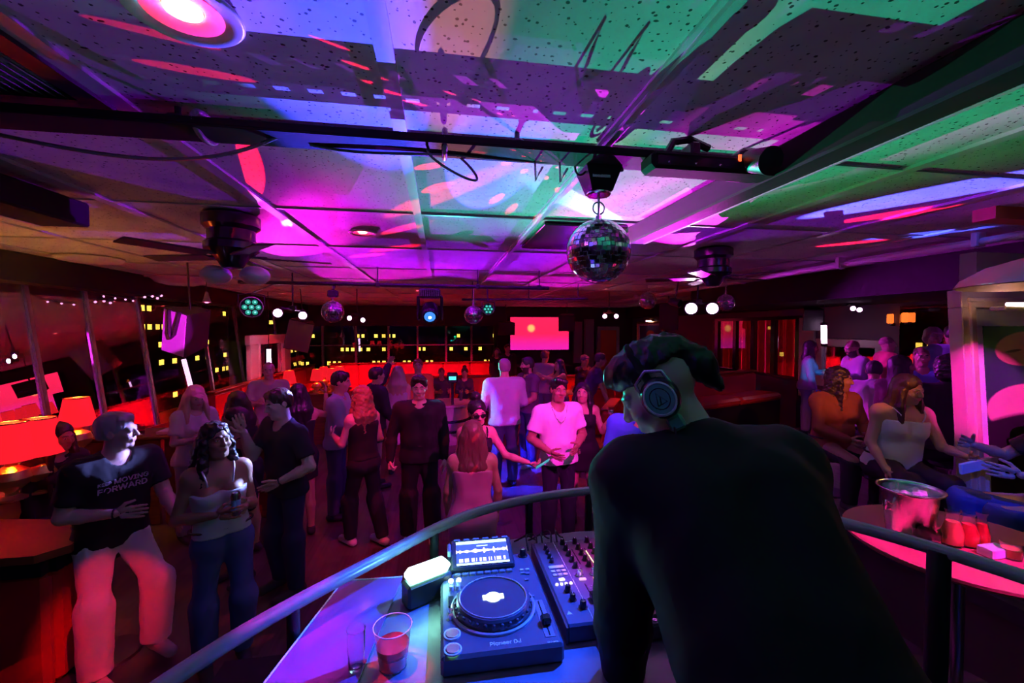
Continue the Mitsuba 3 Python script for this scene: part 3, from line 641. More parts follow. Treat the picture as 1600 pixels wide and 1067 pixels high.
# far portrait
def portrait(tag):
    def f(p, n, uv):
        u, v = uv.x, uv.y
        if tag == 'far':
            face = mikit.smoothstep(1.06, .94, dr.sqrt(dr.square((u - .5) / .13) + dr.square((v - .58) / .15)))
            hair = mikit.smoothstep(1.06, .9, dr.sqrt(dr.square((u - .5) / .2) + dr.square((v - .66) / .18)))
            body = mikit.smoothstep(1.05, .95, dr.sqrt(dr.square((u - .5) / .42) + dr.square((v - .08) / .34)))
            c = mikit.mix((.05, .05, .13), (.5, .12, .06), hair)
            c = mikit.mix(c, (.7, .15, .2), body)
            return mikit.mix(c, (.85, .5, .4), face)
        c = mi.Color3f(.02, .07, .05) * (1 + 2 * u)
        face = mikit.smoothstep(1.04, .96, dr.sqrt(dr.square((u - .36 + .3 * (v - .86)) / .26) + dr.square((v - .865 - .1 * (u - .36)) / .105)))
        neck = mikit.smoothstep(1.05, .95, dr.sqrt(dr.square((u - .5) / .16) + dr.square((v - .7) / .16)))
        sh = mikit.smoothstep(1.04, .97, dr.sqrt(dr.square((u - .36) / .35) + dr.square((v - .5) / .15)))
        dress = mikit.smoothstep(.015, -.015, v - .44 - .12 * u + .25 * (u - .2) * (u - .2))
        eye = mikit.smoothstep(1.1, .8, dr.sqrt(dr.square((u - .25) / .07) + dr.square((v - .85 - .1 * (u - .25)) / .008)))
        lip = mikit.smoothstep(1.1, .8, dr.sqrt(dr.square((u - .38) / .05) + dr.square((v - .79) / .012)))
        c = mikit.mix(c, (.62, .4, .2), neck)
        c = mikit.mix(c, (.78, .5, .25), face)
        c = mikit.mix(c, (.1, .05, .03), eye)
        c = mikit.mix(c, (.6, .12, .1), lip)
        c = mikit.mix(c, (.72, .42, .33), sh)
        return mikit.mix(c, (.012, .012, .014), dress)
    return proc(f)
for t in ('far', 'near'):
    scene['portrait_' + t] = {'type': 'twosided', 'bsdf': {'type': 'principled', 'base_color': portrait(t), 'roughness': .35, 'specular': .5}}
def picture(c, w, h, rz, fw, label, tag, lean_=0, depth=.06, frame='white_paint', inner='brass'):
    k = thing('framed_portrait', label, 'picture')
    M = tr(*c) @ rot(rz, Z) @ rot(lean_, X)          # local: x right, z up, facing -y
    q = trimesh.Trimesh([(-w / 2, 0, -h / 2), (w / 2, 0, -h / 2), (w / 2, 0, h / 2), (-w / 2, 0, h / 2)], [(0, 1, 2), (0, 2, 3)], process=False)
    put(k, 'canvas', move(q, M), 'portrait_' + tag, True, uv=np.array([(0, 0), (1, 0), (1, 1), (0, 1)]))
    put(k, 'backing', move(box(-w / 2, w / 2, .004, .03, -h / 2, h / 2), M), 'black_matt', False)
    for nm, i, o, y0, mm in (('mat_board', 0, fw * .5, -.012, frame), ('frame', fw * .5, fw, -depth, inner)):
        put(k, nm, [move(box(*b_, .006), M) for b_ in ((-w / 2 - o, w / 2 + o, y0, .03, h / 2 + i, h / 2 + o), (-w / 2 - o, w / 2 + o, y0, .03, -h / 2 - o, -h / 2 - i),
            (-w / 2 - o, -w / 2 - i, y0, .03, -h / 2 - i, h / 2 + i), (w / 2 + i, w / 2 + o, y0, .03, -h / 2 - i, h / 2 + i))], mm)
    put(k, 'frame_bead', [move(box(*b_, .008), M) for b_ in ((-w / 2 - fw * .8, w / 2 + fw * .8, -depth - .015, -depth + .01, h / 2 + fw * .65, h / 2 + fw * .78), (-w / 2 - fw * .78, -w / 2 - fw * .65, -depth - .015, -depth + .01, -h / 2 - fw * .6, h / 2 + fw * .65))], inner)
picture(onx(1016, 531, 7.93), 1.75, 1.1, -90, .16, 'portrait in a pink-lit moulded frame at the far right behind the DJ head', 'far')
p = onx(1015, 500, 7.85)
k = thing('picture_light', 'small bright lamp above the far portrait', 'lamp')
put(k, 'shade', cyl(p - [0, .25, 0], p + [0, .25, 0], .05), 'brass'); put(k, 'bulb', cyl(p - [.02, .2, .03], p + [-.02, .2, -.03], .04), 'white_plastic', True, **glow((1, .6, .7), 5, .01))
# near portrait on the partition, leaning forward
PICW = 1.275
picture((5.03, 2.79, 1.637), PICW, 1.377, 0, .29, 'large framed portrait of a bare-shouldered woman at the right edge', 'near', -4, .07, 'white_paint', 'frame_gilt')
k = thing('dome_lamp', 'large shallow golden dome lamp over the big portrait at the right edge', 'lamp')
DC = np.array([4.02, 2.12, 2.64])
put(k, 'shade', lathe([(.55, -.05), (.52, 0), (.4, .08), (.22, .14), (.05, .18), (.05, .16), (.22, .125), (.39, .065), (.51, -.015), (.54, -.055)][::-1], 48, DC), 'brass_paint', 50)
put(k, 'stem', cyl(DC + [0, 0, .17], (DC[0], DC[1], CEIL + .01), .02), 'black_metal')
put(k, 'bulb', ball(DC + [0, 0, .06], .06, 2), 'white_plastic', True, **glow((1, .5, .07), 60, .5))

k = thing('wall_lamp', 'white-violet glowing uplight on top of the near portrait frame', 'lamp')
p = at(1583, 482, 3.2)
put(k, 'tray', cbox(p, (.3, .1, .03), .008), 'white_plastic'); put(k, 'bulb', cbox(p + [0, -.02, .03], (.16, .05, .03), .01), 'white_plastic', False, **glow((1, .6, .9), 5, .02))
paint('frame_gilt', (.6, .45, .3), .35)
# mirror with a pink frame on the right wall
k = thing('wall_mirror', 'pink-lit framed mirror on the right wall above the terrace crowd', 'mirror')
YA, YBm, z0, z1 = 6.5, 7.95, 1.1, 2.1
put(k, 'frame', [box(WR - .1, WR, YA, YBm, z1 - .16, z1, .015), box(WR - .1, WR, YA, YBm, z0, z0 + .16, .015), box(WR - .1, WR, YA, YA + .18, z0, z1, .015), box(WR - .1, WR, YBm - .18, YBm, z0, z1, .015)], 'white_paint')
put(k, 'mirror_glass', box(WR - .04, WR - .03, YA + .16, YBm - .16, z0 + .14, z1 - .14), 'mirror', False)
one('wall_panel', 'tall red-lit wall panel left of the right mirror', 'panel', box(WR - .06, WR, 8.02, 8.42, .8, 2.55, .01), 'white_paint', False)
struct('wall_right_mirror', box(WR - .03, WR, 3.6, 6.3, .9, 2.7), 'mirror')
for px, py, lab in ((1391, 498, 'left of the two small orange lit wall sconces'), (1414, 496, 'right of the two small orange lit wall sconces')):
    p = onx(px, py, WR - .1)
    k = thing('wall_sconce', lab, 'lamp', None)
    put(k, 'shade', cbox(p, (.06, .1, .17), .015), 'orange_paint', 35, **glow((1, .16, .02), 1.2, .0)); put(k, 'bracket', cbox(p + [.05, 0, -.1], (.08, .05, .05), .01), 'black_metal')

# red leather banquettes
def sofa(label, x0, x1, y, zb, seat, dy, seats, facing=-1, rz=0, c=(0, 0), tall=None):
    """A straight banquette along local x with its back at y and its seat towards facing * y."""
    k = thing('banquette', label, 'sofa')
    M = tr(c[0], c[1], 0) @ rot(rz, Z)
    s = facing
    yb0, yb1 = sorted((y, y - s * .16))
    put(k, 'back', [move(box(x0 + i * (x1 - x0) / seats + .005, x0 + (i + 1) * (x1 - x0) / seats - .005, yb0, yb1, seat - .08, zb, .05), M) for i in range(seats)], 'red_leather')
    ys0, ys1 = sorted((y, y + s * dy))
    for i in range(seats):
        put(k, 'seat_cushion', move(box(x0 + i * (x1 - x0) / seats + .005, x0 + (i + 1) * (x1 - x0) / seats - .005, ys0, ys1, seat - .14, seat, .045), M), 'red_leather')
    put(k, 'base', move(box(x0 + .02, x1 - .02, ys0 + .03, ys1 - .03, 0, seat - .14), M), 'black_matt', False)
    put(k, 'rim', move(box(x0, x1, yb0 - .02, yb1 + .02, zb, zb + .035, .012), M), 'red_wood')
    return k
sofa('long red banquette under the left glass wall', -7.0, 0, -.05, 1.0, .46, .55, 6, -1, 90, (WL + .75, 16.4))
sofa('red banquette in front of the far window band, left of the screen', -3.6, 1.9, 14.6, 1.15, .46, .55, 6)
sofa('low red booth back in the middle of the room behind the seated guests', -1.7, 1.35, 11.6, 1.0, .46, .55, 3)
sofa('red booth behind the couple at the far right', 1.75, 5.2, 11.4, .98, .46, .55, 3)
sofa('red booth end block right of the small table', 0, 1.2, 0, .95, .46, .5, 1, -1, 60, (2.75, 6.6))
sofa('dark red booth along the rail at the far right', 0, 2.6, 0, 1.42, 1.05, .5, 2, -1, 20, (4.0, 6.95))

paint('shade_cloth', (.4, .008, .01), .7, .2)
def shade_lamp(c, s, label, group=None, bw=.05, k_=1.0):
    k = thing('table_lamp', label, 'lamp', group)
    x, y, z = c
    put(k, 'shade', lathe([(.082 * s, .24 * s), (.127 * s, 0), (.13 * s, 0), (.085 * s, .24 * s)], 28, (x, y, z + .26 * s)), 'shade_cloth', True, **glow((1, .012, .025), .62 * k_, .03))
    put(k, 'bulb', ball((x, y, z + .42 * s), .04 * s), 'white_plastic', True, **glow((1, .36, .04), 45 * k_ ** 4, bw))
    put(k, 'shade_rim', tube([(x + .085 * s * math.cos(a), y + .085 * s * math.sin(a), z + .5 * s) for a in np.linspace(0, 2 * math.pi, 25)[:-1]], .004 * s, 6, True), 'brass', True)
    put(k, 'base', lathe([(0, 0), (.075 * s, 0), (.075 * s, .015 * s), (.03 * s, .03 * s), (.03 * s, .05 * s), (.085 * s, .1 * s), (.1 * s, .14 * s), (.085 * s, .19 * s), (.03 * s, .22 * s), (.015 * s, .36 * s), (0, .36 * s)], 24, c), 'lamp_brass')

_l = [at(q[0], 590, q[1]) for q in ((495, 8.6), (506, 9.1), (519, 8.7), (531, 9.2))]
LSX, LSY = (min(q[0] for q in _l) - .2, max(q[0] for q in _l) + .2), (min(q[1] for q in _l) - .2, max(q[1] for q in _l) + .2)
for i, (px, py, d) in enumerate(((495, 580, 8.6), (506, 578, 9.1), (519, 579, 8.7), (531, 578, 9.2))):
    p = at(px, py + 14, d); p[2] = 1.02
    shade_lamp(p, .95, ('leftmost', 'second', 'third', 'rightmost')[i] + ' red shaded lamp in the glowing row of four on the gold-edged shelf', 'row of four red lamps')
one('lamp_shelf', 'gold-edged shelf carrying the row of four red lamps', 'shelf', cat_([box(LSX[0], LSX[1], LSY[0], LSY[1], .98, 1.02, .008), box(LSX[0] + .05, LSX[1] - .05, LSY[0] + .05, LSY[1] - .05, 0, .98)]), 'bar_wood', False)
q = at(452, 603, 8.2); q[2] = 1.0
one('lamp_pedestal', 'dark pedestal under the single red shaded lamp', 'pedestal', [cyl((q[0], q[1], .0), (q[0], q[1], .97), .1), cyl((q[0], q[1], .97), (q[0], q[1], 1.0), .18)], 'black_gloss')
shade_lamp(q, 1.0, 'single red shaded lamp with a gold globe base left of the row of four')
for px, lab in ((965, 'left of the pair of orange-red lamps on the bar behind the DJ headphones'), (986, 'right of the pair of orange-red lamps, next to the DJ forehead')):
    shade_lamp(onz(px, 602, 1.05), 1.25, lab, k_=1.3)
for px, d, lab in ((16, 3.45, 'leftmost'), (62, 3.62, 'second from the left'), (122, 4.7, 'rightmost')):
    p = at(px, 700, d)
    shade_lamp((p[0], p[1], .92), 1.25, '%s of the big glowing red lamps on the gold-lit bar counter' % lab, bw=.5, k_=1.4)

shade_lamp((-4.45, 4.95, .92), 1.25, 'added unseen red shaded lamp at the far end of the gold-lit bar counter', bw=1.0, k_=2.2)  # out-of-view lamp added to warm the left ceiling

# bars and counters
k = thing('bar_counter', 'gold-lit wooden bar counter with a red leather front at the left edge', 'counter')
put(k, 'counter_top', move(trimesh.creation.extrude_polygon(__import__('shapely').Polygon([(-4.86, 3.0), (-2.45, 3.0), (-2.34, 3.12), (-2.45, 3.5), (-3.5, 3.7), (-3.6, 5.2), (-4.86, 5.2)]), .05), tr(0, 0, .87)), 'bar_wood', False)
for i in range(4):
    put(k, 'front_panel', box(-4.85 + i * .6, -4.26 + i * .6, 3.08, 3.16, 0, .76, .03), 'red_leather')
put(k, 'side_panel', box(-2.53, -2.45, 3.16, 3.46, 0, .76, .03), 'red_leather')
put(k, 'edge_band', [box(-4.85, -2.44, 3.03, 3.09, .77, .868), box(-2.47, -2.4, 3.09, 3.46, .77, .868)], 'black_matt', False)
k = thing('bar_counter', 'long wooden service counter behind the left-hand crowd', 'counter')
put(k, 'counter_top', box(-4.7, -1.75, 5.5, 6.0, 1.02, 1.06, .01), 'bar_wood')
for i in range(6):
    put(k, 'front_panel', box(-4.65 + i * .48, -4.21 + i * .48, 5.56, 5.6, .0, 1.015, .015), 'bar_wood')
k = thing('bar_counter', 'lit wooden counter carrying the pair of orange-red lamps on the right', 'counter')
put(k, 'counter_top', box(3.1, 5.6, 8.7, 9.5, 1.0, 1.05, .012), 'bar_wood')
for i in range(4):
    put(k, 'front_panel', box(3.15 + i * .61, 3.73 + i * .61, 8.78, 8.82, .0, .995, .015), 'red_leather')

def bottle(c, h, r, label, m='thin_glass', group=None):
    k = thing('bottle', label, 'bottle', group)
    put(k, 'body', lathe([(0, 0), (r, 0), (r, h * .6), (r * .38, h * .74), (r * .34, h * .95), (0, h * .95)], 16, c), m, 40)
    put(k, 'cap', lathe([(0, 0), (r * .4, 0), (r * .4, h * .08), (0, h * .08)], 12, (c[0], c[1], c[2] + h * .94)), 'black_plastic')
def tumbler(c, h, r, label, group=None, fill=None, fh=.5, name='glass', r0=None):
    k = thing(name, label, 'glass', group)
    r0 = r * .8 if r0 is None else r0
    put(k, 'bowl', lathe([(0, 0), (r0, 0), (r, h), (r * .93, h), (r0 * .92, h * .09), (0, h * .08)], 24, c), 'clear_glass', True)
    if fill:
        rr = r0 + (r - r0) * fh
        put(k, 'drink', lathe([(0, h * .1), (r0 * .9, h * .1), (rr * .9, h * fh), (0, h * fh)], 24, c), fill, 40)
paint('drink_red', (.85, .05, .04), .2); paint('drink_orange', (.9, .3, .08), .2); paint('drink_pink', (.9, .2, .25), .2)
paint('bottle_violet', (.5, .4, .7), .2); paint('bottle_dark', (.05, .08, .06), .15); paint('paper_white', (.8, .8, .8), .7)
for i, (x, y, mm) in enumerate(((-4.5, 5.65, 'bottle_violet'), (-4.38, 5.75, 'bottle_violet'), (-4.28, 5.62, 'bottle_dark'), (-4.12, 5.74, 'bottle_violet'), (-3.98, 5.66, 'bottle_dark'))):
    bottle((x, y, 1.06), .26, .036, 'violet-lit bottle in the cluster on the service counter at the left', mm, 'bottles on the service counter')
for i, (x, y) in enumerate(((-3.75, 5.66), (-3.6, 5.74), (-3.48, 5.64))):
    tumbler((x, y, 1.06), .1, .035, 'small glass beside the bottles on the service counter', 'glasses on the service counter', 'drink_pink', .5)
one('napkin_stack', 'stack of white napkins on the service counter', 'napkins', box(-3.3, -2.75, 5.58, 5.8, 1.06, 1.1, .008), 'paper_white', False)
one('bar_tool_tray', 'white tray of napkins and straws on the counter behind the couple', 'tray', [box(-2.2, -1.85, 5.6, 5.85, 1.06, 1.075, .004), box(-2.15, -2.0, 5.62, 5.8, 1.075, 1.12, .004), box(-1.97, -1.9, 5.65, 5.75, 1.075, 1.15, .004)], 'paper_white', False)

def round_table(c, z, r, label, mm='bar_wood', z0=0):
    k = thing('round_table', label, 'table')
    put(k, 'table_top', lathe([(0, -.03), (r * .96, -.03), (r, -.015), (r, -.004), (r * .985, 0), (0, 0)], 48, (c[0], c[1], z)), mm, 40)
    put(k, 'leg', cyl((c[0], c[1], z0), (c[0], c[1], z - .03), .03), 'chrome')
    put(k, 'foot', lathe([(0, 0), (r * .6, 0), (r * .58, .015), (.04, .04), (0, .04)], 32, (c[0], c[1], z0)), 'black_metal', 40)
paint('table_white', (.6, .58, .6), .25)
p = onz(905, 612, .76); round_table(p, .76, .42, 'small pale table by the red booth, with a menu holder on it', 'table_white')
k = thing('menu_holder', 'dark menu stand with small blue-lit print on the pale table', 'menu')
put(k, 'stand', cbox((p[0] + .15, p[1], .9), (.16, .05, .26), .01), 'black_plastic'); put(k, 'card', [cbox((p[0] + .15, p[1] - .027, .84 + .05 * i), (.1, .003, .012)) for i in range(4)], 'paper_white', False)
for dx, dy in ((-.2, -.1), (-.12, .1), (.02, -.15)):
    tumbler((p[0] + dx, p[1] + dy, .76), .14, .035, 'clear glass standing on the pale table by the red booth', 'glasses on the pale table')
p = onz(768, 620, .78); round_table(p, .78, .45, 'dark cocktail table before the seated guests')
for dx, dy in ((-.2, 0), (-.05, -.12), (.12, .05), (.22, -.1)):
    tumbler((p[0] + dx, p[1] + dy, .78), .15, .038, 'tall glass on the dark cocktail table before the seated guests', 'glasses on the cocktail table', 'drink_pink', .4)
tumbler((p[0] + .1, p[1] + .2, .78), .2, .1, 'steel ice bucket on the dark cocktail table', None, name='ice_bucket')
# dj monitor desk in the middle of the room: blue-lit round bar
k = thing('bar_table', 'blue-lit drum-shaped drinks table in the middle of the dance floor edge', 'table')
p = onz(698, 628, .8)
put(k, 'drum', lathe([(0, 0), (.42, 0), (.46, .1), (.46, .74), (.5, .76), (.5, .8), (0, .8)], 40, (p[0], p[1], 0)), 'table_white', 40)
put(k, 'band', [lathe([(.465, h), (.475, h), (.475, h + .05), (.465, h + .05), (.465, h)], 40, (p[0], p[1], 0)) for h in (.25, .45)], 'black_gloss', 40)
k = thing('effect_light', 'small blue-green glowing effect light standing on the drum table', 'stage light')
put(k, 'housing', cbox((EFX[0], EFX[1] + .13, EFX[2] - .06), (.2, .16, .2), .02), 'black_plastic'); put(k, 'stand', cyl((EFX[0], EFX[1] + .15, .8), (EFX[0], EFX[1] + .15, EFX[2] - .15), .025), 'black_metal')
put(k, 'lens', [cbox((EFX[0], EFX[1] + .045, EFX[2] - .06), (.14, .012, .07), .004)], 'glass_lens', **glow((.03, .8, .6), 2.5, .01))
for dx, dy in ((-.3, -.1), (-.35, .12), (.3, .15)):
    bottle((p[0] + dx, p[1] + dy, .8), .24, .034, 'bottle standing on the blue-lit drum table', 'bottle_dark', 'bottles on the drum table')

# ---------------------------------------------------------------- the DJ booth
RAIL = spline([(-.86, .55, 1.5), (-.68, .95, 1.5), (-.52, 1.2, 1.5), (-.2, 1.54, 1.5), (.08, 1.8, 1.5), (.32, 1.92, 1.5), (.58, 1.985, 1.5), (.86, 1.99, 1.5), (1.2, 1.78, 1.53), (1.5, 1.3, 1.58), (1.66, .98, 1.58), (1.8, .4, 1.58)], 70)
k = thing('booth_rail', 'curved dark handrail running round the DJ booth', 'railing')
put(k, 'handrail', tube(RAIL, .021, 12), 'rail_metal', True)

mid = RAIL.copy(); mid[:, 2] -= .52
put(k, 'lower_rail', tube(mid, .014, 10), 'black_metal', True)
for i in (6, 14, 23, 31, 36, 41, 47, 57):
    x, y, z = RAIL[i]
    r = .03 if i == 57 else .018
    put(k, 'post', cyl((x, y, .6), (x, y, z), r), 'black_metal')
# desk
k = thing('dj_desk', 'dark DJ desk with a pale blue-lit top carrying the deck and mixer', 'desk')
sh = __import__('shapely')
poly = sh.Polygon([(-.36, .92), (1.25, .92), (1.25, 1.62), (1.0, 1.76), (.6, 1.8), (.3, 1.78), (.05, 1.68), (-.16, 1.52), (-.36, 1.3)])
put(k, 'desk_top', move(trimesh.creation.extrude_polygon(poly, .035), tr(0, 0, 1.365)), 'desk_top', False)

put(k, 'front_panel', move(trimesh.creation.extrude_polygon(poly.boundary.buffer(.012), .75), tr(0, 0, .61)), 'black_matt', False)
k = one('acrylic_sheet', 'violet-tinted clear acrylic sheet lying across the left end of the desk', 'sheet',
        move(trimesh.creation.extrude_polygon(sh.Polygon([(-.5, .88), (-.235, .96), (-.14, 1.55), (-.345, 1.56)]), .006), tr(0, 0, 1.405)), 'acrylic', False)

put(k, 'edge', tube([(-.5, .88, 1.412), (-.345, 1.56, 1.412), (-.14, 1.55, 1.412)], .003, 6), 'white_plastic', False, label='bright polished edge')
# LED work light
k = thing('led_light', 'dazzling white-green LED light bar on the desk beside the deck', 'lamp')
LED = onz(668, 889, 1.5)
M = tr(*LED) @ rot(28, Z)
put(k, 'housing', move(box(-.08, .08, -.03, .033, -.1, -.022, .008), M), 'black_metal')
put(k, 'diffuser', move(box(-.075, .075, -.03, .03, -.022, .018, .014), M), 'white_plastic', 35, **glow((.3, 1, .75), 24, 1.3))
# drinks
tumbler(onz(557, 1044, 1.412), .105, .024, 'empty clear shot glass standing on the acrylic sheet', None, name='shot_glass', r0=.02)
p = onz(614, 1040, 1.40)
k = thing('drink_cup', 'clear plastic cup of red drink on the desk edge', 'cup')
put(k, 'bowl', lathe([(0, 0), (.036, 0), (.05, .11), (.0485, .11), (.035, .003), (0, .003)], 40, p), 'thin_glass', True)
put(k, 'rim', tube([(p[0] + .05 * math.cos(a), p[1] + .05 * math.sin(a), p[2] + .11) for a in np.linspace(0, 2 * math.pi, 41)[:-1]], .0016, 6, True), 'white_plastic', True)
put(k, 'drink', lathe([(0, .005), (.034, .005), (.043, .062), (0, .062)], 40, p), 'drink_red', 40)

# the deck
k = thing('media_player', 'blue-lit DJ media player deck with a big jog wheel and a bright waveform screen', 'dj deck')
DX0, DX1, DY0, DY1, DZ = -.005, .325, 1.085, 1.56, 1.455
D = tr(0, 0, 0)
paint('deck_face', (.075, .08, .095), .38); paint('deck_side', (.03, .03, .035), .4)
put(k, 'body', [box(DX0, DX1, DY0, DY1, 1.4, DZ, .008)], 'deck_face')
put(k, 'lower_body', [box(DX0 + .004, DX1 - .004, DY0 + .004, DY1 + .03, 1.402, 1.44, .004)], 'deck_side')
# screen hood tilted up at the back
H = tr(DX0 + .155, DY1 - .035, DZ + .022) @ rot(17, X)
put(k, 'screen_hood', move(box(-.12, .105, -.062, .075, -.03, .012, .006), H), 'deck_side')
def _wave(p, n, uv):
    u, v = uv.x, uv.y
    row = dr.abs(v - .56)
    e = mikit.noise(u * 26, 3.3)
    amp = .03 + .17 * dr.square(e) * (.5 + .5 * mikit.cell_rand(u * 90, 7.0))
    w = dr.select(row < amp, 1.0, 0.0)
    top = dr.select((v > .86), 1.0, 0.0)
    t = dr.select((v > .12) & (v < .27) & (mikit.cell_rand(u * 46, 2.0) > .42) & (u > .05), 1.0, 0.0)
    bot = dr.select(v < .09, 1.0, 0.0)
    br = dr.select((v > .74) & (v < .79) & (u > .4) & (u < .62), 1.0, 0.0)
    c = mikit.mix((.06, .14, .95), (1.5, 1.2, 1.7), dr.maximum(w, t * .9))
    return mikit.mix(c, (.75, 1.25, 1.6), dr.maximum(dr.maximum(top, bot), br))
q = trimesh.Trimesh([(-.1, -.05, .0135), (.088, -.05, .0135), (.088, .06, .0135), (-.1, .06, .0135)], [(0, 1, 2), (0, 2, 3)], process=False)
put(k, 'screen', move(q, H), 'black_gloss', True, uv=np.array([(0, 0), (1, 0), (1, 1), (0, 1)]), emitter={'type': 'area', 'radiance': proc(_wave), 'sampling_weight': .05}, label='bright display with a white waveform')
for i in range(6):
    put(k, 'screen_button', move(box(-.108 + i * .036, -.084 + i * .036, .063, .073, .01, .016, .002), H), 'grey_plastic', False)
for i in range(8):
    put(k, 'cue_key', box(DX0 + .048 + i * .0255, DX0 + .068 + i * .0255, DY1 - .119, DY1 - .106, DZ - .002, DZ + .008, .002), 'grey_plastic')
JC = (DX0 + .158, DY0 + .182, DZ)
put(k, 'jog_ring', lathe([(.128, -.001), (.128, .006), (.124, .009), (.119, .006), (.119, -.001)], 72, JC), 'jog_silver', 50)
paint('jog_silver', (.55, .6, .6), .3, metallic=.5)
put(k, 'jog_wheel', [lathe([(.116, 0), (.112, .026), (.107, .032), (.1, .034), (.097, .031), (.03, .03), (0, .03)], 72, JC)], 'jog_black', 30)
paint('jog_black', (.06, .065, .075), .25)
put(k, 'jog_rim', tube([(JC[0] + .101 * math.cos(a), JC[1] + .101 * math.sin(a), DZ + .034) for a in np.linspace(0, 2 * math.pi, 73)[:-1]], .0022, 6, True), 'jog_silver', True)
for a in np.linspace(0, 2 * math.pi, 31)[:-1]:
    put(k, 'jog_dimple', ball((JC[0] + .1125 * math.cos(a), JC[1] + .1125 * math.sin(a), DZ + .02), (.006, .006, .005), 1), 'jog_black', True)
pl = sh.unary_union([sh.Point(0, 0).buffer(.021), sh.box(-.03, -.008, .03, .01)]).buffer(.004).buffer(-.002)
put(k, 'jog_display', move(trimesh.creation.extrude_polygon(pl, .002), tr(JC[0], JC[1], DZ + .0302)), 'white_plastic', False, label='glowing white jog display', **glow((.75, 1, 1), 4, .03))
for nm, yy_, col in (('play_button', .025, (.25, 1, .3)), ('cue_button', .082, (1, .6, .2))):
    c = (DX0 + .032, DY0 + yy_, DZ)
    put(k, nm, lathe([(0, .006), (.017, .006), (.019, .004), (.019, 0)][::-1], 32, c), 'steel', 40)
    put(k, 'button_light', lathe([(.0195, 0), (.0195, .004), (.0235, .004), (.0235, 0)], 32, c), 'white_plastic', 40, **glow(col, 2.2, .0))
for i, (x, y) in enumerate(((.03, .15), (.052, .15), (.03, .175), (.052, .175), (.034, .29), (.056, .29), (.034, .305), (.056, .305))):
    put(k, 'knob', lathe([(0, .012), (.0065, .012), (.008, 0)][::-1], 14, (DX0 + x, DY0 + y, DZ)), 'chrome' if i < 4 else 'white_plastic', 40)
for x in (.034, .06):
    put(k, 'lit_button', lathe([(0, .006), (.008, .006), (.009, 0)][::-1], 16, (DX0 + x, DY0 + .335, DZ)), 'white_plastic', 40, **glow((.7, 1, 1), 2.5, 0))
put(k, 'direction_slot', box(DX0 + .024, DX0 + .04, DY0 + .2, DY0 + .25, DZ - .001, DZ + .004), 'black_matt', False)
put(k, 'direction_mark', [box(DX0 + .048, DX0 + .068, DY0 + .215, DY0 + .217, DZ, DZ + .001), box(DX0 + .048, DX0 + .068, DY0 + .24, DY0 + .242, DZ, DZ + .001), box(DX0 + .066, DX0 + .068, DY0 + .215, DY0 + .242, DZ, DZ + .001)], 'paper_white', False)
put(k, 'usb_slot', [box(DX0 + .018, DX0 + .046, DY1 - .1, DY1 - .012, DZ, DZ + .012, .003), box(DX0 + .024, DX0 + .036, DY1 - .055, DY1 - .02, DZ + .012, DZ + .03, .003)], 'black_gloss')
put(k, 'usb_stick', box(DX0 + .024, DX0 + .038, DY1 - .04, DY1 + .02, DZ + .025, DZ + .05, .004), 'grey_plastic')
put(k, 'usb_light', box(DX0 + .022, DX0 + .04, DY1 - .06, DY1 - .056, DZ + .012, DZ + .015), 'white_plastic', False, **glow((1, .3, .15), 2, 0))
put(k, 'browse_knob', lathe([(0, .026), (.009, .026), (.011, .02), (.0115, .004), (.017, .003), (.017, 0)][::-1], 28, (DX1 - .028, DY1 - .02, DZ)), 'black_gloss', 40)
put(k, 'browse_cap', lathe([(0, .028), (.0085, .027), (.009, .026)][::-1], 20, (DX1 - .028, DY1 - .02, DZ)), 'chrome', 40)
put(k, 'tempo_slot', box(DX1 - .046, DX1 - .018, DY0 + .03, DY0 + .19, DZ - .001, DZ + .0015), 'grey_plastic', False)
put(k, 'tempo_groove', box(DX1 - .034, DX1 - .03, DY0 + .035, DY0 + .185, DZ, DZ + .002), 'black_matt', False)
put(k, 'tempo_fader', box(DX1 - .046, DX1 - .018, DY0 + .07, DY0 + .1, DZ + .002, DZ + .022, .005), 'black_gloss')
for i, (x, y) in enumerate(((-.05, .36), (-.03, .36), (-.05, .34), (-.035, .335), (-.045, .3), (-.045, .21), (-.06, .13))):
    put(k, 'small_button', box(DX1 + x - .007, DX1 + x + .007, DY0 + y - .004, DY0 + y + .004, DZ - .001, DZ + .005, .001), 'white_plastic' if i < 2 else 'grey_plastic', False)
put(k, 'name_print', move(text('Pioneer DJ', .013, .0006, True, .085), tr(JC[0] + .015, DY0 + .03, DZ)), 'paper_white', False)
put(k, 'model_print', move(text('CDJ-3000', .005, .0005, True, .03), tr(DX1 - .03, DY0 + .012, DZ)), 'paper_white', False)
# the mixer
k = thing('dj_mixer', 'pink and blue lit DJ mixer crowded with knobs and faders beside the deck', 'mixer')
MX0, MX1, MY0, MY1, MZ = .352, .735, 1.15, 1.63, 1.455
put(k, 'body', box(MX0, MX1, MY0, MY1, 1.4, MZ, .006), 'deck_face')
put(k, 'side_panel', box(MX0 - .004, MX0 + .002, MY0 - .004, MY1, 1.402, MZ - .004), 'deck_side', False)
put(k, 'front_lip', box(MX0 + .1, MX1, MY0 - .03, MY0 + .002, 1.402, MZ - .006, .006), 'deck_face')
def knob(x, y, s=1.0, m='black_gloss'):
    put(k, 'knob', lathe([(0, .019 * s), (.0068 * s, .0185 * s), (.0078 * s, .016 * s), (.0088 * s, .002), (.0115 * s, .0015), (.0115 * s, 0)][::-1], 16, (x, y, MZ)), m, 40)
    put(k, 'knob_cap', box(x - .001, x + .001, y, y + .007 * s, MZ + .0185 * s, MZ + .0196 * s), 'white_plastic', False)
CX = [MX0 + .115 + i * .05 for i in range(4)]
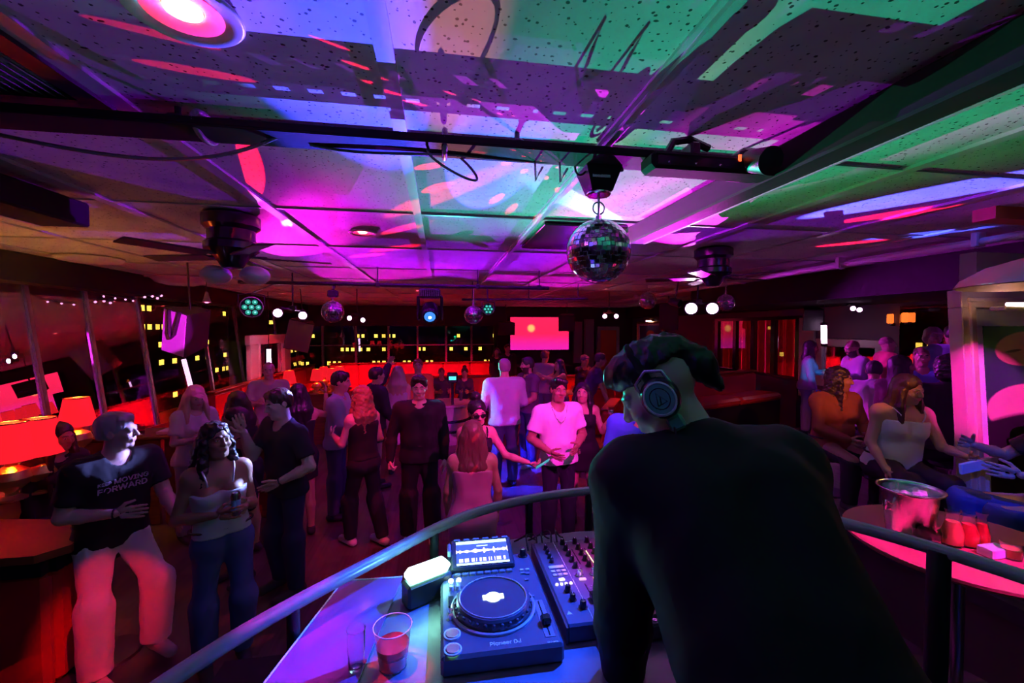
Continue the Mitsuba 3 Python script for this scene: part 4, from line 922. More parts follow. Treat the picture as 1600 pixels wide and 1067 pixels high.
for x in CX:
    for y in (.45, .405, .365, .325, .285):
        knob(x, MY0 + y, 1.0)
    put(k, 'level_meter', [box(x + .022, x + .026, MY0 + .3 + i * .011, MY0 + .308 + i * .011, MZ, MZ + .001) for i in range(10)], 'black_gloss', False)
    knob(x, MY0 + .235, 1.15, 'chrome')
for i, x in enumerate(CX):
    put(k, 'cue_key', box(x - .012, x + .012, MY0 + .2, MY0 + .212, MZ, MZ + .006, .002), 'white_plastic', False, **glow(((1, .5, .9), (1, .55, .12), (1, .6, .1), (1, .15, .3))[i], (.6, 2.2, 2.2, .7)[i], 0))
put(k, 'meter_light', [box(CX[1] + .022, CX[1] + .0255, MY0 + .3 + i * .011, MY0 + .3085 + i * .011, MZ + .001, MZ + .002) for i in range(8)] + [box(CX[3] + .03, CX[3] + .033, MY0 + .3 + i * .011, MY0 + .3085 + i * .011, MZ + .001, MZ + .002) for i in range(9)], 'white_plastic', False, **glow((1, .85, .1), 1.8, 0))
for i, x in enumerate(CX):
    put(k, 'fader_slot', box(x - .0015, x + .0015, MY0 + .06, MY0 + .185, MZ - .001, MZ + .001), 'black_matt', False)
    y = MY0 + (.1, .16, .165, .08)[i]
    put(k, 'fader_cap', box(x - .01, x + .01, y - .016, y + .016, MZ + .002, MZ + .022, .004), 'black_gloss')
put(k, 'fader_scale', [box(x + .008, x + .02, MY0 + .07 + j * .011, MY0 + .071 + j * .011, MZ, MZ + .0006) for x in CX for j in range(10)] + [box(MX0 + .082, MX0 + .0835, MY0 + .01, MY0 + .47, MZ, MZ + .0008), box(MX0 + .322, MX0 + .3235, MY0 + .22, MY0 + .47, MZ, MZ + .0008)], 'paper_white', False)
for y in (.42, .39, .36, .33):
    knob(MX0 + .04, MY0 + y, .85)
put(k, 'effect_plate', box(MX0 + .02, MX0 + .075, MY0 + .285, MY0 + .302, MZ, MZ + .004, .001), 'white_plastic', False)
for j in range(2):
    for i in range(3):
        put(k, 'effect_key', box(MX0 + .022 + i * .019, MX0 + .037 + i * .019, MY0 + .262 - j * .022, MY0 + .274 - j * .022, MZ, MZ + .004, .001), 'white_plastic', False)
put(k, 'lit_key', box(MX0 + .036, MX0 + .056, MY0 + .212, MY0 + .224, MZ, MZ + .004, .001), 'white_plastic', False, **glow((1, .9, .95), 1.6, 0))
for i in range(4):
    put(k, 'lit_button', lathe([(0, .004), (.005, .004), (.0055, 0)][::-1], 12, (MX0 + .022 + i * .016, MY0 + .193, MZ)), 'white_plastic', 40, **glow((1, .85, .7), 1.6, 0))
knob(MX0 + .048, MY0 + .155, 1.1); knob(MX0 + .05, MY0 + .11, 1.1); knob(MX0 + .07, MY0 + .07, 1.2)
put(k, 'warning_mark', move(trimesh.creation.extrude_polygon(sh.Polygon([(0, 0), (.018, 0), (.009, .015)]), .0006), tr(MX0 + .012, MY0 + .045, MZ)), 'paper_white', False)
put(k, 'display', box(MX1 - .05, MX1 - .01, MY0 + .39, MY0 + .44, MZ, MZ + .002), 'black_gloss', False)
put(k, 'display_print', [box(MX1 - .046, MX1 - .046 + w, MY0 + .43 - i * .009, MY0 + .4345 - i * .009, MZ + .002, MZ + .0025) for i, w in enumerate((.03, .024, .031, .02))], 'white_plastic', False, **glow((.8, 1, .6), 1.4, 0))
put(k, 'select_key', box(MX1 - .05, MX1 - .012, MY0 + .365, MY0 + .376, MZ, MZ + .004, .001), 'white_plastic', False)
put(k, 'on_button', lathe([(0, .008), (.009, .008), (.011, .004), (.011, 0)][::-1], 24, (MX1 - .03, MY0 + .335, MZ)), 'white_plastic', 40, **glow((.1, 1, .6), 1.2, 0))
put(k, 'jack_socket', [lathe([(.003, 0), (.006, 0), (.006, .003), (.003, .003)], 16, (MX0 + .16 + i * .02, MY0 - .012, MZ - .006)) for i in range(6)], 'chrome', 40)
put(k, 'brand_print', move(text('Pioneer DJ', .008, .0005, True, .05), tr(MX0 + .15, MY1 - .012, MZ)), 'paper_white', False)
for i in range(5):
    x = MX0 - .02 + i * .03
    one('audio_cable', 'audio cable plugged in behind the deck and mixer', 'cable', tube(spline([(x, MY1 - .02, MZ - .02), (x + .005, MY1 + .04, MZ + .01 + .004 * i), (x + .03 * (-1) ** i, MY1 + .09, MZ - .02), (x + .06 * (-1) ** i, MY1 + .12, 1.405)], 16), .0035, 8), 'black_plastic', True, group='audio cables behind the mixer')
k = thing('media_player', 'second dark deck hidden behind the DJ, right of the mixer', 'dj deck')
put(k, 'body', box(.76, 1.09, 1.1, 1.56, 1.4, DZ, .008), 'deck_face')
put(k, 'jog_wheel', lathe([(.116, 0), (.112, .026), (.1, .034), (0, .03)], 48, (.925, 1.27, DZ)), 'jog_black', 30)
put(k, 'screen_hood', move(box(-.12, .12, -.06, .07, -.03, .012, .006), tr(.925, 1.53, DZ + .022) @ rot(17, X)), 'deck_side')
# cocktail table with bottle service at the right
TC = onz(1497, 846, 1.33)
paint('table_red', (.5, .12, .1), .18)
TZ = 1.33
round_table(TC, TZ, .42, 'glossy round cocktail table with bottle service beyond the rail at the right', 'table_red', .6)
def on_table(px, py): q = onz(px, py, TZ); return (q[0], q[1], TZ)
k = thing('ice_bucket', 'shiny steel ice bucket with a flared rim on the cocktail table', 'bucket')
q = on_table(1420, 832)
put(k, 'bucket', lathe([(0, 0), (.085, 0), (.105, .2), (.125, .21), (.128, .216), (.122, .218), (.1, .205), (.08, .01), (0, .01)], 40, q), 'steel_bright', True)
put(k, 'handle', [tube([(q[0] + s * .105, q[1], TZ + .15), (q[0] + s * .135, q[1], TZ + .165), (q[0] + s * .135, q[1], TZ + .125), (q[0] + s * .103, q[1], TZ + .12)], .006) for s in (-1, 1)], 'chrome', True)
for i in range(9):
    a = i * 2.4
    c = np.array(q) + [.02 * math.sqrt(i) * math.cos(a), .02 * math.sqrt(i) * math.sin(a), .17 + .01 * (i % 3)]
    one('ice_cube', 'clear ice cube heaped in the steel bucket', 'ice', move(box(-.016, .016, -.016, .016, -.016, .016, .004), tr(*c) @ rot(40 * i, [1, .5, .3])), 'ice', group='ice in the bucket')
mat('steel_bright', 'roughconductor', specular_reflectance=(.85, .85, .87), alpha=.12)
paint('ice', (.75, .78, .85), .1, .9, spec_trans=.0)
def carafe(px, py, h, r, fill, label):
    q = on_table(px, py)
    k = thing('carafe', label, 'carafe')
    put(k, 'glass', lathe([(0, 0), (r, 0), (r * 1.02, h * .35), (r * .55, h * .72), (r * .5, h * .85), (r * .72, h), (r * .68, h), (r * .46, h * .85), (r * .5, h * .72), (r * .95, h * .35), (r * .93, .006), (0, .006)], 28, q), 'thin_glass', True)
    put(k, 'juice', lathe([(0, .008), (r * .9, .008), (r * .92, h * .35), (r * .56, h * .66), (0, h * .66)], 28, q), fill, 40)
carafe(1487, 850, .16, .042, 'drink_orange', 'carafe of orange juice left in the row on the cocktail table')
carafe(1512, 852, .15, .038, 'drink_red', 'carafe of red juice right of the orange juice on the cocktail table')
carafe(1533, 852, .15, .03, 'drink_red', 'slim carafe of dark red mixer at the right of the cocktail table')
for i, (px, py) in enumerate(((1437, 850), (1447, 853), (1457, 856), (1443, 845), (1455, 848))):
    tumbler(on_table(px, py), .075, .03, 'cut glass tumbler before the ice bucket on the cocktail table', 'tumblers by the ice bucket', None)
q = on_table(1553, 868)
one('napkin_box', 'small white napkin box at the right end of the cocktail table', 'box', box(q[0] - .05, q[0] + .05, q[1] - .03, q[1] + .03, TZ, TZ + .04, .004), 'paper_white')
tumbler(on_table(1580, 872), .07, .038, 'low glass of amber drink right of the napkin box', None, 'drink_orange', .6)

# ---------------------------------------------------------------- people: one smooth body each, clothes and hair as parts
def U(v): v = np.array(v, float); return v / np.linalg.norm(v)

class Field:
    """A distance field on a grid whose lines stand closer where detail is wanted."""
    def __init__(s, lo, hi, step, bands=()):
        s.ax = []
        for k in range(3):
            g, x = [lo[k]], lo[k]
            while x < hi[k]:
                h = step
                for c, r, fine in bands:
                    if c[k] - r - step < x < c[k] + r: h = min(h, fine)
                x += h; g.append(x)
            s.ax.append(np.array(g))
        s.V = np.full([len(a) for a in s.ax], .3, np.float32)
    def sub(s, lo, hi):
        sl = tuple(slice(max(0, np.searchsorted(s.ax[k], lo[k]) - 1), np.searchsorted(s.ax[k], hi[k]) + 1) for k in range(3))
        P = [s.ax[0][sl[0]][:, None, None], s.ax[1][sl[1]][None, :, None], s.ax[2][sl[2]][None, None, :]]
        return sl, P
    def mix(s, sl, d, k, op):
        V = s.V[sl]
        if V.size == 0: return
        d = d.astype(np.float32)
        if op == '-':
            if k > 0:
                h = np.maximum(k - np.abs(V + d), 0) / k
                s.V[sl] = np.maximum(V, -d) + h * h * k * .25
            else: s.V[sl] = np.maximum(V, -d)
        else:
            h = np.maximum(k - np.abs(V - d), 0) / max(k, 1e-6)
            s.V[sl] = np.minimum(V, d) - h * h * k * .25
    def cap(s, a, b, ra, rb, k=.02, op='+', flat=False):
        a, b = np.array(a, float), np.array(b, float)
        pad = max(ra, rb) + k + .04
        sl, P = s.sub(np.minimum(a, b) - pad, np.maximum(a, b) + pad)
        ab = b - a; L2 = max(ab @ ab, 1e-9)
        t0 = ((P[0] - a[0]) * ab[0] + (P[1] - a[1]) * ab[1] + (P[2] - a[2]) * ab[2]) / L2
        t = np.clip(t0, 0, 1)
        if flat:
            d = np.sqrt((P[0] - a[0] - t0 * ab[0]) ** 2 + (P[1] - a[1] - t0 * ab[1]) ** 2 + (P[2] - a[2] - t0 * ab[2]) ** 2) - (ra + (rb - ra) * t)
            d0 = np.sqrt((P[0] - a[0] - t * ab[0]) ** 2 + (P[1] - a[1] - t * ab[1]) ** 2 + (P[2] - a[2] - t * ab[2]) ** 2) - (ra + (rb - ra) * t)
            d = np.where(t0 > .5, np.maximum(d, (t0 - 1) * math.sqrt(L2)), d0)
        else:
            d = np.sqrt((P[0] - a[0] - t * ab[0]) ** 2 + (P[1] - a[1] - t * ab[1]) ** 2 + (P[2] - a[2] - t * ab[2]) ** 2) - (ra + (rb - ra) * t)
        s.mix(sl, d, k, op)
    def ell(s, c, r, R=None, k=.01, op='+'):
        c, r = np.array(c, float), np.array(r, float)
        pad = r.max() + k + .03
        sl, P = s.sub(c - pad, c + pad)
        q = [P[i] - c[i] for i in range(3)]
        if R is not None: q = [R[0, i] * q[0] + R[1, i] * q[1] + R[2, i] * q[2] for i in range(3)]
        k0 = np.sqrt((q[0] / r[0]) ** 2 + (q[1] / r[1]) ** 2 + (q[2] / r[2]) ** 2)
        k1 = np.sqrt((q[0] / r[0] ** 2) ** 2 + (q[1] / r[1] ** 2) ** 2 + (q[2] / r[2] ** 2) ** 2) + 1e-9
        s.mix(sl, k0 * (k0 - 1) / k1, k, op)
    def cut(s, p, n, lo=None, hi=None):
        """Keeps what lies behind the plane through p with normal n (within a box)."""
        big = np.array([9., 9, 9])
        sl, P = s.sub(-big * 100 if lo is None else lo, big * 100 if hi is None else hi)
        if s.V[sl].size:
            d = (P[0] - p[0]) * n[0] + (P[1] - p[1]) * n[1] + (P[2] - p[2]) * n[2]
            s.V[sl] = np.maximum(s.V[sl], d.astype(np.float32))
    def mesh(s):
        V = s.V
        I = V < 0
        I[0], I[-1], I[:, 0], I[:, -1], I[:, :, 0], I[:, :, -1] = (False,) * 6
        nx, ny, nz = V.shape
        c = np.zeros((nx - 1, ny - 1, nz - 1), np.int8)
        for a, b, e in np.ndindex(2, 2, 2): c += I[a:nx - 1 + a, b:ny - 1 + b, e:nz - 1 + e]
        act = np.argwhere((c > 0) & (c < 8))
        if not len(act): return None
        idx = np.full(c.shape, -1, np.int32); idx[tuple(act.T)] = np.arange(len(act))
        acc, cnt = np.zeros((len(act), 3)), np.zeros(len(act))
        cor = [np.array(q) for q in np.ndindex(2, 2, 2)]
        val = {tuple(q): V[tuple((act + q).T)] for q in cor}
        ins = {tuple(q): I[tuple((act + q).T)] for q in cor}
        for q in cor:
            for k in range(3):
                if q[k]: continue
                q2 = q.copy(); q2[k] = 1
                m = ins[tuple(q)] != ins[tuple(q2)]
                va, vb = val[tuple(q)][m], val[tuple(q2)][m]
                t = np.clip(va / (va - vb + 1e-12), .02, .98)
                o = np.repeat(q[None].astype(float), m.sum(), 0); o[:, k] = t
                acc[m] += o; cnt[m] += 1
        p = act + acc / cnt[:, None]
        v = np.stack([np.interp(p[:, k], np.arange(len(s.ax[k])), s.ax[k]) for k in range(3)], 1)
        F = []
        for k in range(3):
            k1, k2 = (k + 1) % 3, (k + 2) % 3
            A = np.take(I, range(V.shape[k] - 1), k); B = np.take(I, range(1, V.shape[k]), k)
            e = np.argwhere(A != B)
            e = e[(e[:, k1] > 0) & (e[:, k2] > 0) & (e[:, k1] < V.shape[k1] - 1) & (e[:, k2] < V.shape[k2] - 1)]
            d1, d2 = np.eye(3, dtype=int)[k1], np.eye(3, dtype=int)[k2]
            g = [idx[tuple((e - x).T)] for x in (0 * d1, d1, d1 + d2, d2)]
            flip = A[tuple(e.T)]
            q = np.stack(g, 1)
            q = np.where(flip[:, None], q, q[:, ::-1])
            F += [q[:, [0, 1, 2]], q[:, [0, 2, 3]]]
        return trimesh.Trimesh(v, np.vstack(F), process=False)

def rough(m, amp, f=(18, 18, 9), seed=0):
    n = m.vertex_normals
    d = meshkit.fbm(m.vertices * np.array(f), 3, seed) - .5
    m.vertices = m.vertices + n * (2 * amp * d)[:, None]
    return m

mat('skin_tone', base_color={'type': 'mesh_attribute', 'name': 'vertex_color'}, roughness=.45, specular=.45)

def person(label, head_at, h=1.75, face=180, base=0.0, sex='m', w=1.0, lean=(0, 0), look=(0, 0, 0), arms=None, legs=None, hand=('relax', 'relax'),
           skin=(.5, .32, .24), hair=None, hair_col=(.02, .014, .012), top=None, bottom=None, shoes=(.03, .03, .03), near=0, belly=0.0, beard=None, group=None, glasses=False):
    """near: 0 far, 1 middle, 2 close. face: heading in degrees, 0 looks away from the camera (+y), 90 to the left (-x), 180 towards the camera.
    Directions of arms and legs are in the body's frame: x its right, y forward, z up; order: left, right."""
    H = h
    st, hs, fs = ((.028, .013, .009), (.02, .0095, .0065), (.0135, .0062, .0052))[near]
    R = rot(face, Z)[:3, :3]
    female = sex == 'f'
    lf, ls = math.radians(lean[0]), math.radians(lean[1])
    up_ = np.array([math.sin(ls), math.sin(lf), math.cos(lf) * math.cos(ls)]); up_ /= np.linalg.norm(up_)
    rt = U(np.cross([0, 1, 0], up_)) if abs(up_[1]) < .98 else np.array([1., 0, 0])
    rt = U(np.array([1., 0, 0]) - up_ * up_[0]); fw = np.cross(up_, rt)
    S = lambda x, y, z: np.array([0, 0, .53 * H]) + rt * x * H + fw * y * H + up_ * z * H    # spine frame, from the pelvis
    sw = (.088 if female else .102) * w
    J = dict(pel=S(0, 0, 0), waist=S(0, .004, .09), chest=S(0, 0, .2), neck=S(0, -.006, .302))
    J['shL'], J['shR'] = S(-sw, 0, .283), S(sw, 0, .283)
    hw = (.05 if female else .047) * (w * .5 + .5)
    J['hipL'], J['hipR'] = S(-hw, 0, -.012), S(hw, 0, -.012)
    arms = arms or (((-.12, .02, -1), (.02, .15, -1)), ((.12, .02, -1), (-.02, .15, -1)))
    legs = legs or (((-.05, .02, -1), (-.02, -.03, -1)), ((.05, .02, -1), (.02, -.03, -1)))
    for s_, (ua, fa), (th, sn) in zip('LR', arms, legs):
        J['el' + s_] = J['sh' + s_] + U(ua) * .168 * H
        J['wr' + s_] = J['el' + s_] + U(fa) * .148 * H
        J['kn' + s_] = J['hip' + s_] + U(th) * .245 * H
        J['an' + s_] = J['kn' + s_] + U(sn) * .24 * H
    # head frame
    hy, hp, ht = look
    Rh = rot(hy, Z)[:3, :3] @ rot(-hp, X)[:3, :3] @ rot(ht, Y)[:3, :3]
    hu, hf, hr = Rh[:, 2], Rh[:, 1], Rh[:, 0]
    J['head'] = J['neck'] + U(up_ * .6 + hu * .4) * .06 * H + hu * .046 * H + hf * .014 * H
    # to the world: head over its given spot, feet on the base
    low = min(J['anL'][2], J['anR'][2]) - .042 * H
    hx = R @ J['head']
    O = np.array([head_at[0] - hx[0], head_at[1] - hx[1], base - low])
    W = {k: R @ v + O for k, v in J.items()}
    RH = R @ Rh
    Rt, Fw, Up, = R @ rt, R @ fw, R @ up_
    Sx = lambda x, y, z: W['pel'] + Rt * x * H + Fw * y * H + Up * z * H
    k0 = thing('person', label, 'person', group)
    hs_ = H * .133 / .233          # head scale: 1 for a head of 233 mm
    hs_ = 1.0 * (H / 1.75) ** .5
    HC = W['head']
    def hp_(x, y, z): return HC + (RH[:, 0] * x + RH[:, 1] * y + RH[:, 2] * z) * hs_
    # ---- list of limbs: (a, b, ra, rb, blend, tag)
    q = w * H
    cx, wx, px_ = (.04 if female else .05) * q, (.026 if female else .036) * q, (.045 if female else .04) * q
    cr, wr, pr = .058 * q, (.05 if female else .056) * q, (.06 if female else .056) * q
    limbs = []
    for sg in (-1, 1):
        limbs += [(W['chest'] + Rt * sg * cx + Up * .03 * H, W['waist'] + Rt * sg * wx, cr, wr, .05, 'torso'), (W['waist'] + Rt * sg * wx, W['pel'] + Rt * sg * px_ - Up * .01 * H, wr, pr, .05, 'torso')]
    limbs += [(W['neck'] - Up * .012 * H + Rt * sg * .015 * H, W['neck'] * .25 + W['sh' + s_] * .75 - Up * .004 * H, .03 * q, .028 * q, .03, 'shld') for sg, s_ in ((-1, 'L'), (1, 'R'))]
    limbs += [(W['shL'] - Up * .012 * H, W['shR'] - Up * .012 * H, .036 * q, .036 * q, .05, 'shld'), (W['chest'] + Up * .06 * H, W['neck'], .05 * q, .032 * q, .04, 'torso'),
              (W['neck'] - Up * .02 * H, hp_(0, -.02, -.06), .033 * q, .031 * H, .03, 'neck')]
    if belly: limbs += [(W['waist'] + Fw * belly * .5, W['waist'] - Up * .04 * H + Fw * belly * .5, .055 * q + belly, .055 * q + belly, .06, 'torso')]
    if female:
        for sg in (-1, 1): limbs += [(W['chest'] + Rt * sg * .042 * H + Fw * .045 * H, W['chest'] + Rt * sg * .044 * H + Fw * .05 * H, .034 * q, .034 * q, .03, 'torso')]
    am = .9 if female else 1.05
    for s_ in 'LR':
        limbs += [(W['sh' + s_], W['el' + s_], .03 * H * am * (w * .6 + .4), .0235 * H * am * (w * .6 + .4), .03, 'uarm' + s_), (W['el' + s_], W['el' + s_] * .65 + W['wr' + s_] * .35, .023 * H * am, .0245 * H * am, .015, 'farm' + s_),
                  (W['el' + s_] * .65 + W['wr' + s_] * .35, W['wr' + s_], .0245 * H * am, .0155 * H * am, .015, 'farm' + s_)]
        kn, an, hi = W['kn' + s_], W['an' + s_], W['hip' + s_]
        back = U(np.cross(np.cross(kn - hi, an - kn) + 1e-6 * Rt, an - kn)) if np.linalg.norm(np.cross(kn - hi, an - kn)) > 1e-3 else -Fw
        limbs += [(hi, kn, .05 * q, .031 * H, .04, 'thigh' + s_), (kn, kn * .65 + an * .35 - Fw * .012 * H, .03 * H, .032 * H, .02, 'shin' + s_), (kn * .65 + an * .35 - Fw * .012 * H, an, .032 * H, .02 * H, .02, 'shin' + s_)]
    if female: limbs += [(W['pel'] - Fw * .025 * H + Rt * sg * .03 * H, W['pel'] - Fw * .03 * H - Up * .02 * H + Rt * sg * .03 * H, .05 * q, .05 * q, .04, 'torso') for sg in (-1, 1)]
    # feet
    feet = {}
    for s_ in 'LR':
        sn = W['an' + s_] - W['kn' + s_]
        flat = U(np.array([Fw[0], Fw[1], 0]) + np.array([1e-6, 0, 0]))
        a = W['an' + s_]
        feet[s_] = (a - np.array([0, 0, .018 * H]), a + flat * .1 * H - np.array([0, 0, .026 * H]), a - flat * .025 * H - np.array([0, 0, .02 * H]), flat)
    # hands
    fing = []
    for s_, style in zip('LR', hand):
        d = U(W['wr' + s_] - W['el' + s_])
        if isinstance(style, tuple): style, pn = style; n = U(R @ np.array(pn))
        else: n = U(np.cross(np.cross(d, (1 if s_ == 'L' else -1) * Rt), d) + 1e-6 * Fw)      # palm normal: towards the body
        n = U(n - d * (n @ d)); sd = np.cross(n, d) * (1 if s_ == 'L' else -1)
        # thumb side
        f0 = np.array([Fw[0], Fw[1], .4])
        if sd @ f0 < 0: sd = -sd
        w0 = W['wr' + s_]
        L = .105 * H
        pc = w0 + d * L * .25
        fing.append(('palm', pc - sd * .017 * H * .7, w0 + d * L * .48 - sd * .014 * H, .0125 * H * .8, .011 * H * .8)); fing.append(('palm', pc + sd * .014 * H * .7, w0 + d * L * .48 + sd * .016 * H, .0125 * H * .8, .011 * H * .8))
        curl = {'relax': (.35, .55), 'flat': (.05, .08), 'grip': (.95, 1.5), 'fist': (1.3, 2.6), 'point': (.1, .1)}[style]
        for i, (o, ln) in enumerate(((.02, .4), (.007, .46), (-.006, .42), (-.0185, .33))):
            b0 = w0 + d * L * .5 + sd * o * H
            spread = sd * (o * 3.2 if style in ('flat', 'relax') else o * .6)
            c1, c2 = (curl if not (style == 'point' and i > 0) else (1.3, 2.6))
            d1 = U(d * math.cos(c1) + n * math.sin(c1) + spread); d2 = U(d * math.cos(c2) + n * math.sin(c2) + spread)
            b1 = b0 + d1 * L * ln * .55; b2 = b1 + d2 * L * ln * .5
            r_ = .0052 * H if near else .0062 * H
            fing += [('f', b0 - d * .01, b1, r_ * 1.08, r_), ('f', b1, b2, r_, r_ * .8)]
        t0 = w0 + d * L * .12 + sd * .014 * H
        tc = .45 if style != 'flat' else .05
        t1 = t0 + U(d * .75 + sd * .75 + n * tc) * L * .28; t2 = t1 + U(d * .9 + sd * (.3 if style != 'grip' else -.1) + n * (tc * 1.6)) * L * .26
        fing += [('t', t0, t1, .0075 * H * .9, .0062 * H), ('t', t1, t2, .006 * H, .005 * H)]
        W['hand' + s_] = w0 + d * L * .55 + n * .02 * H; W['hdir' + s_], W['hnor' + s_], W['hsid' + s_] = d, n, sd
    pts = np.array([p for l in limbs for p in l[:2]] + [f[1] for f in fing] + [f[2] for f in fing] + [x for f in feet.values() for x in f[:3]] + [hp_(0, 0, .14), hp_(.1, .12, 0), hp_(-.1, -.12, 0)])
    lo, hi_ = pts.min(0) - .13, pts.max(0) + .13
    lo[2] = max(lo[2], base - .03)
    bands = [(HC, .135 * hs_, hs)] + [(W['wr' + s_] * .3 + W['hand' + s_] * .7, .105, fs) for s_ in 'LR']
    B = Field(lo, hi_, st, bands)
    for a, b, ra, rb, k, tag in limbs: B.cap(a, b, ra, rb, k * (1 if near else .8))
    # head and face
    B.ell(hp_(0, -.018, .03), np.array([.077, .097, .088]) * hs_, RH, .02)
    B.ell(hp_(0, .022, -.035), np.array([.062, .07, .082]) * hs_, RH, .035)
    B.cap(hp_(-.028, .04, -.095), hp_(.028, .04, -.095), .022 * hs_, .022 * hs_, .03)
    B.cap(hp_(0, .062, -.1), hp_(0, .066, -.1), .019 * hs_, .019 * hs_, .02)
    for sg in (-1, 1):
        B.ell(hp_(sg * .031, .098, .004), np.array([.02, .016, .014]) * hs_, RH, .014, '-')
        B.ell(hp_(sg * .031, .078, .003), np.array([.0135, .0125, .0125]) * hs_, RH, .003)
        B.cap(hp_(sg * .014, .087, .022), hp_(sg * .045, .076, .02), .009 * hs_, .008 * hs_, .012)
        B.ell(hp_(sg * .04, .066, -.03), np.array([.022, .02, .02]) * hs_, RH, .02)
        B.ell(hp_(sg * .078, -.012, -.008), np.array([.011, .02, .032]) * hs_, RH, .006)
        B.ell(hp_(sg * .088, -.004, -.006), np.array([.006, .012, .02]) * hs_, RH, .004, '-')
    B.cap(hp_(0, .087, .012), hp_(0, .106, -.026), .008 * hs_, .0125 * hs_, .012)
    for sg in (-1, 1): B.ell(hp_(sg * .012, .098, -.03), np.array([.009, .01, .008]) * hs_, RH, .006)
    B.cap(hp_(-.02, .083, -.058), hp_(.02, .083, -.058), .008 * hs_, .008 * hs_, .008)
    B.cap(hp_(-.017, .083, -.069), hp_(.017, .083, -.069), .0085 * hs_, .0085 * hs_, .008)
    B.cap(hp_(-.024, .098, -.0635), hp_(.024, .098, -.0635), .0035 * hs_, .0035 * hs_, .004, '-')
    for kd, a, b, ra, rb in fing: B.cap(a, b, ra, rb, .012 if kd == 'palm' else .005)
    for s_ in 'LR':
        f = feet[s_]; B.cap(f[2], f[1], .021 * H, .018 * H, .02); B.cap(W['an' + s_], f[0], .02 * H, .02 * H, .02)
    m = B.mesh()
    # vertex colours: skin, lips, brows, scalp
    v = m.vertices; lc = (v - HC) @ RH / hs_
    col = np.repeat(np.array(skin, float)[None], len(v), 0)
    def blend(mask, c):
        nonlocal col
        mask = np.clip(mask, 0, 1)[:, None]; col = col * (1 - mask) + np.array(c) * mask
    blend(1.6 - ((lc[:, 0] / .025) ** 2 + ((lc[:, 2] + .0635) / .013) ** 2) * 1.6 - 9 * (lc[:, 1] < .07), np.array(skin) * [.95, .5, .5])
    for sg in (-1, 1):
        blend(1.7 - (((lc[:, 0] - sg * .031) / .021) ** 2 + ((lc[:, 2] - .026 + abs(0) + .15 * np.abs(lc[:, 0] - sg * .028)) / .0065) ** 2) * 1.5 - 9 * (lc[:, 1] < .05), np.array(hair_col) * .8 + .01)
        if near:
            blend(1.8 - (((lc[:, 0] - sg * .031) / .0125) ** 2 + ((lc[:, 2] - .002) / .0058) ** 2) * 1.6 - 9 * (lc[:, 1] < .07), (.62, .6, .58))
            blend(1.8 - (((lc[:, 0] - sg * .031) / .0058) ** 2 + ((lc[:, 2] - .002) / .0062) ** 2) * 1.6 - 9 * (lc[:, 1] < .07), (.02, .012, .01))
    if beard: blend((lc[:, 2] < -.035) * (lc[:, 1] > -.01) * (lc[:, 2] > -.15) * 1.0 - 2 * ((np.abs(lc[:, 0]) < .026) & (np.abs(lc[:, 2] + .062) < .012)), beard)
    if hair in ('stubble',): blend((lc[:, 2] > .02 + .3 * np.clip(lc[:, 1], -.1, .1)) * 1.0 * (lc[:, 1] < .07), np.array(skin) * .45)
    put(k0, 'body', m, 'skin_tone', True, color=np.clip(col, 0, 1))
    # ---- clothes
    def garment(tags, inflate, cuts=(), ends={}, kk=1.0, extra=(), name='shirt', colr=(.02, .02, .02), wr_=.004, neck=None, seed=1, m_=None, skip=()):
        G = Field(lo - .03, hi_ + .03, st * .82)
        for a, b, ra, rb, k, tag in limbs:
            t4 = tag[:4]
            if t4 not in tags and tag not in tags or tag in skip: continue
            e = ends.get(t4, None)
            if e is not None:
                fr = e[0]; b_ = a + (b - a) * min(1, fr); r2 = ra + (rb - ra) * min(1, fr)
                G.cap(a, b_, ra + inflate * .9, r2 + inflate + e[1], k * kk, flat=fr < 1 or len(e) > 2)
            else: G.cap(a, b, ra + inflate, rb + inflate, k * kk)
        for a, b, ra, rb, k, fl in extra: G.cap(a, b, ra, rb, k, flat=fl)
        for p, n in cuts: G.cut(p, n)
        if neck:
            G.cap(W['neck'] + Up * .0 * H + Fw * neck[1] * H, HC, neck[0] * H, neck[0] * H * 1.5, .01, '-')
        g = G.mesh()
        if g is None: return None
        if wr_: rough(g, wr_, seed=seed)
        return put(k0, name, g, m_ or cloth(colr), True)
    if bottom:
        kind, bc = bottom[0], bottom[1]
        tp = [(Sx(0, 0, .005 if top and top[0] in ('tee', 'polo', 'shirt', 'jacket') else .075), Up)]
        if kind in ('trousers', 'jeans', 'wide', 'low'):
            fl = .018 if kind == 'wide' else .004
            inf = .016 if kind == 'wide' else .009
            ex = [(W['kn' + s_], W['an' + s_] - U(W['an' + s_] - W['kn' + s_]) * .0, .049 * H + inf, .03 * H + inf + fl, .03, True) for s_ in 'LR']
            garment(('tors', 'thig'), inf, tp, {}, 1.0, ex, 'trousers', bc, .006 if near else .004, seed=3)
            put(k0, 'belt', tube([W['pel'] + Rt * math.cos(a) * (px_ + pr + inf) + Fw * math.sin(a) * (pr + inf) + Up * .06 * H for a in np.linspace(0, 2 * math.pi, 25)[:-1]], .008, 6, True), 'black_plastic', True) if near == 2 else None
        elif kind == 'shorts':
            garment(('tors', 'thig'), .01, tp, {'thig': (.55, .012)}, 1.0, (), 'shorts', bc, .004)
        elif kind == 'skirt':
            md = (W['hipL'] + W['hipR']) / 2; kd = (W['knL'] + W['knR']) / 2
            e_ = bottom[2] if len(bottom) > 2 else .6
            ex = [(W['hip' + s_], W['hip' + s_] + (W['kn' + s_] - W['hip' + s_]) * e_, .06 * q, .062 * q, .09, True) for s_ in 'LR'] + [(md, md + (kd - md) * e_, .06 * q, .065 * q, .06, True)]
            garment(('tors',), .01, tp, {}, 1.0, ex, 'skirt', bc, .004)
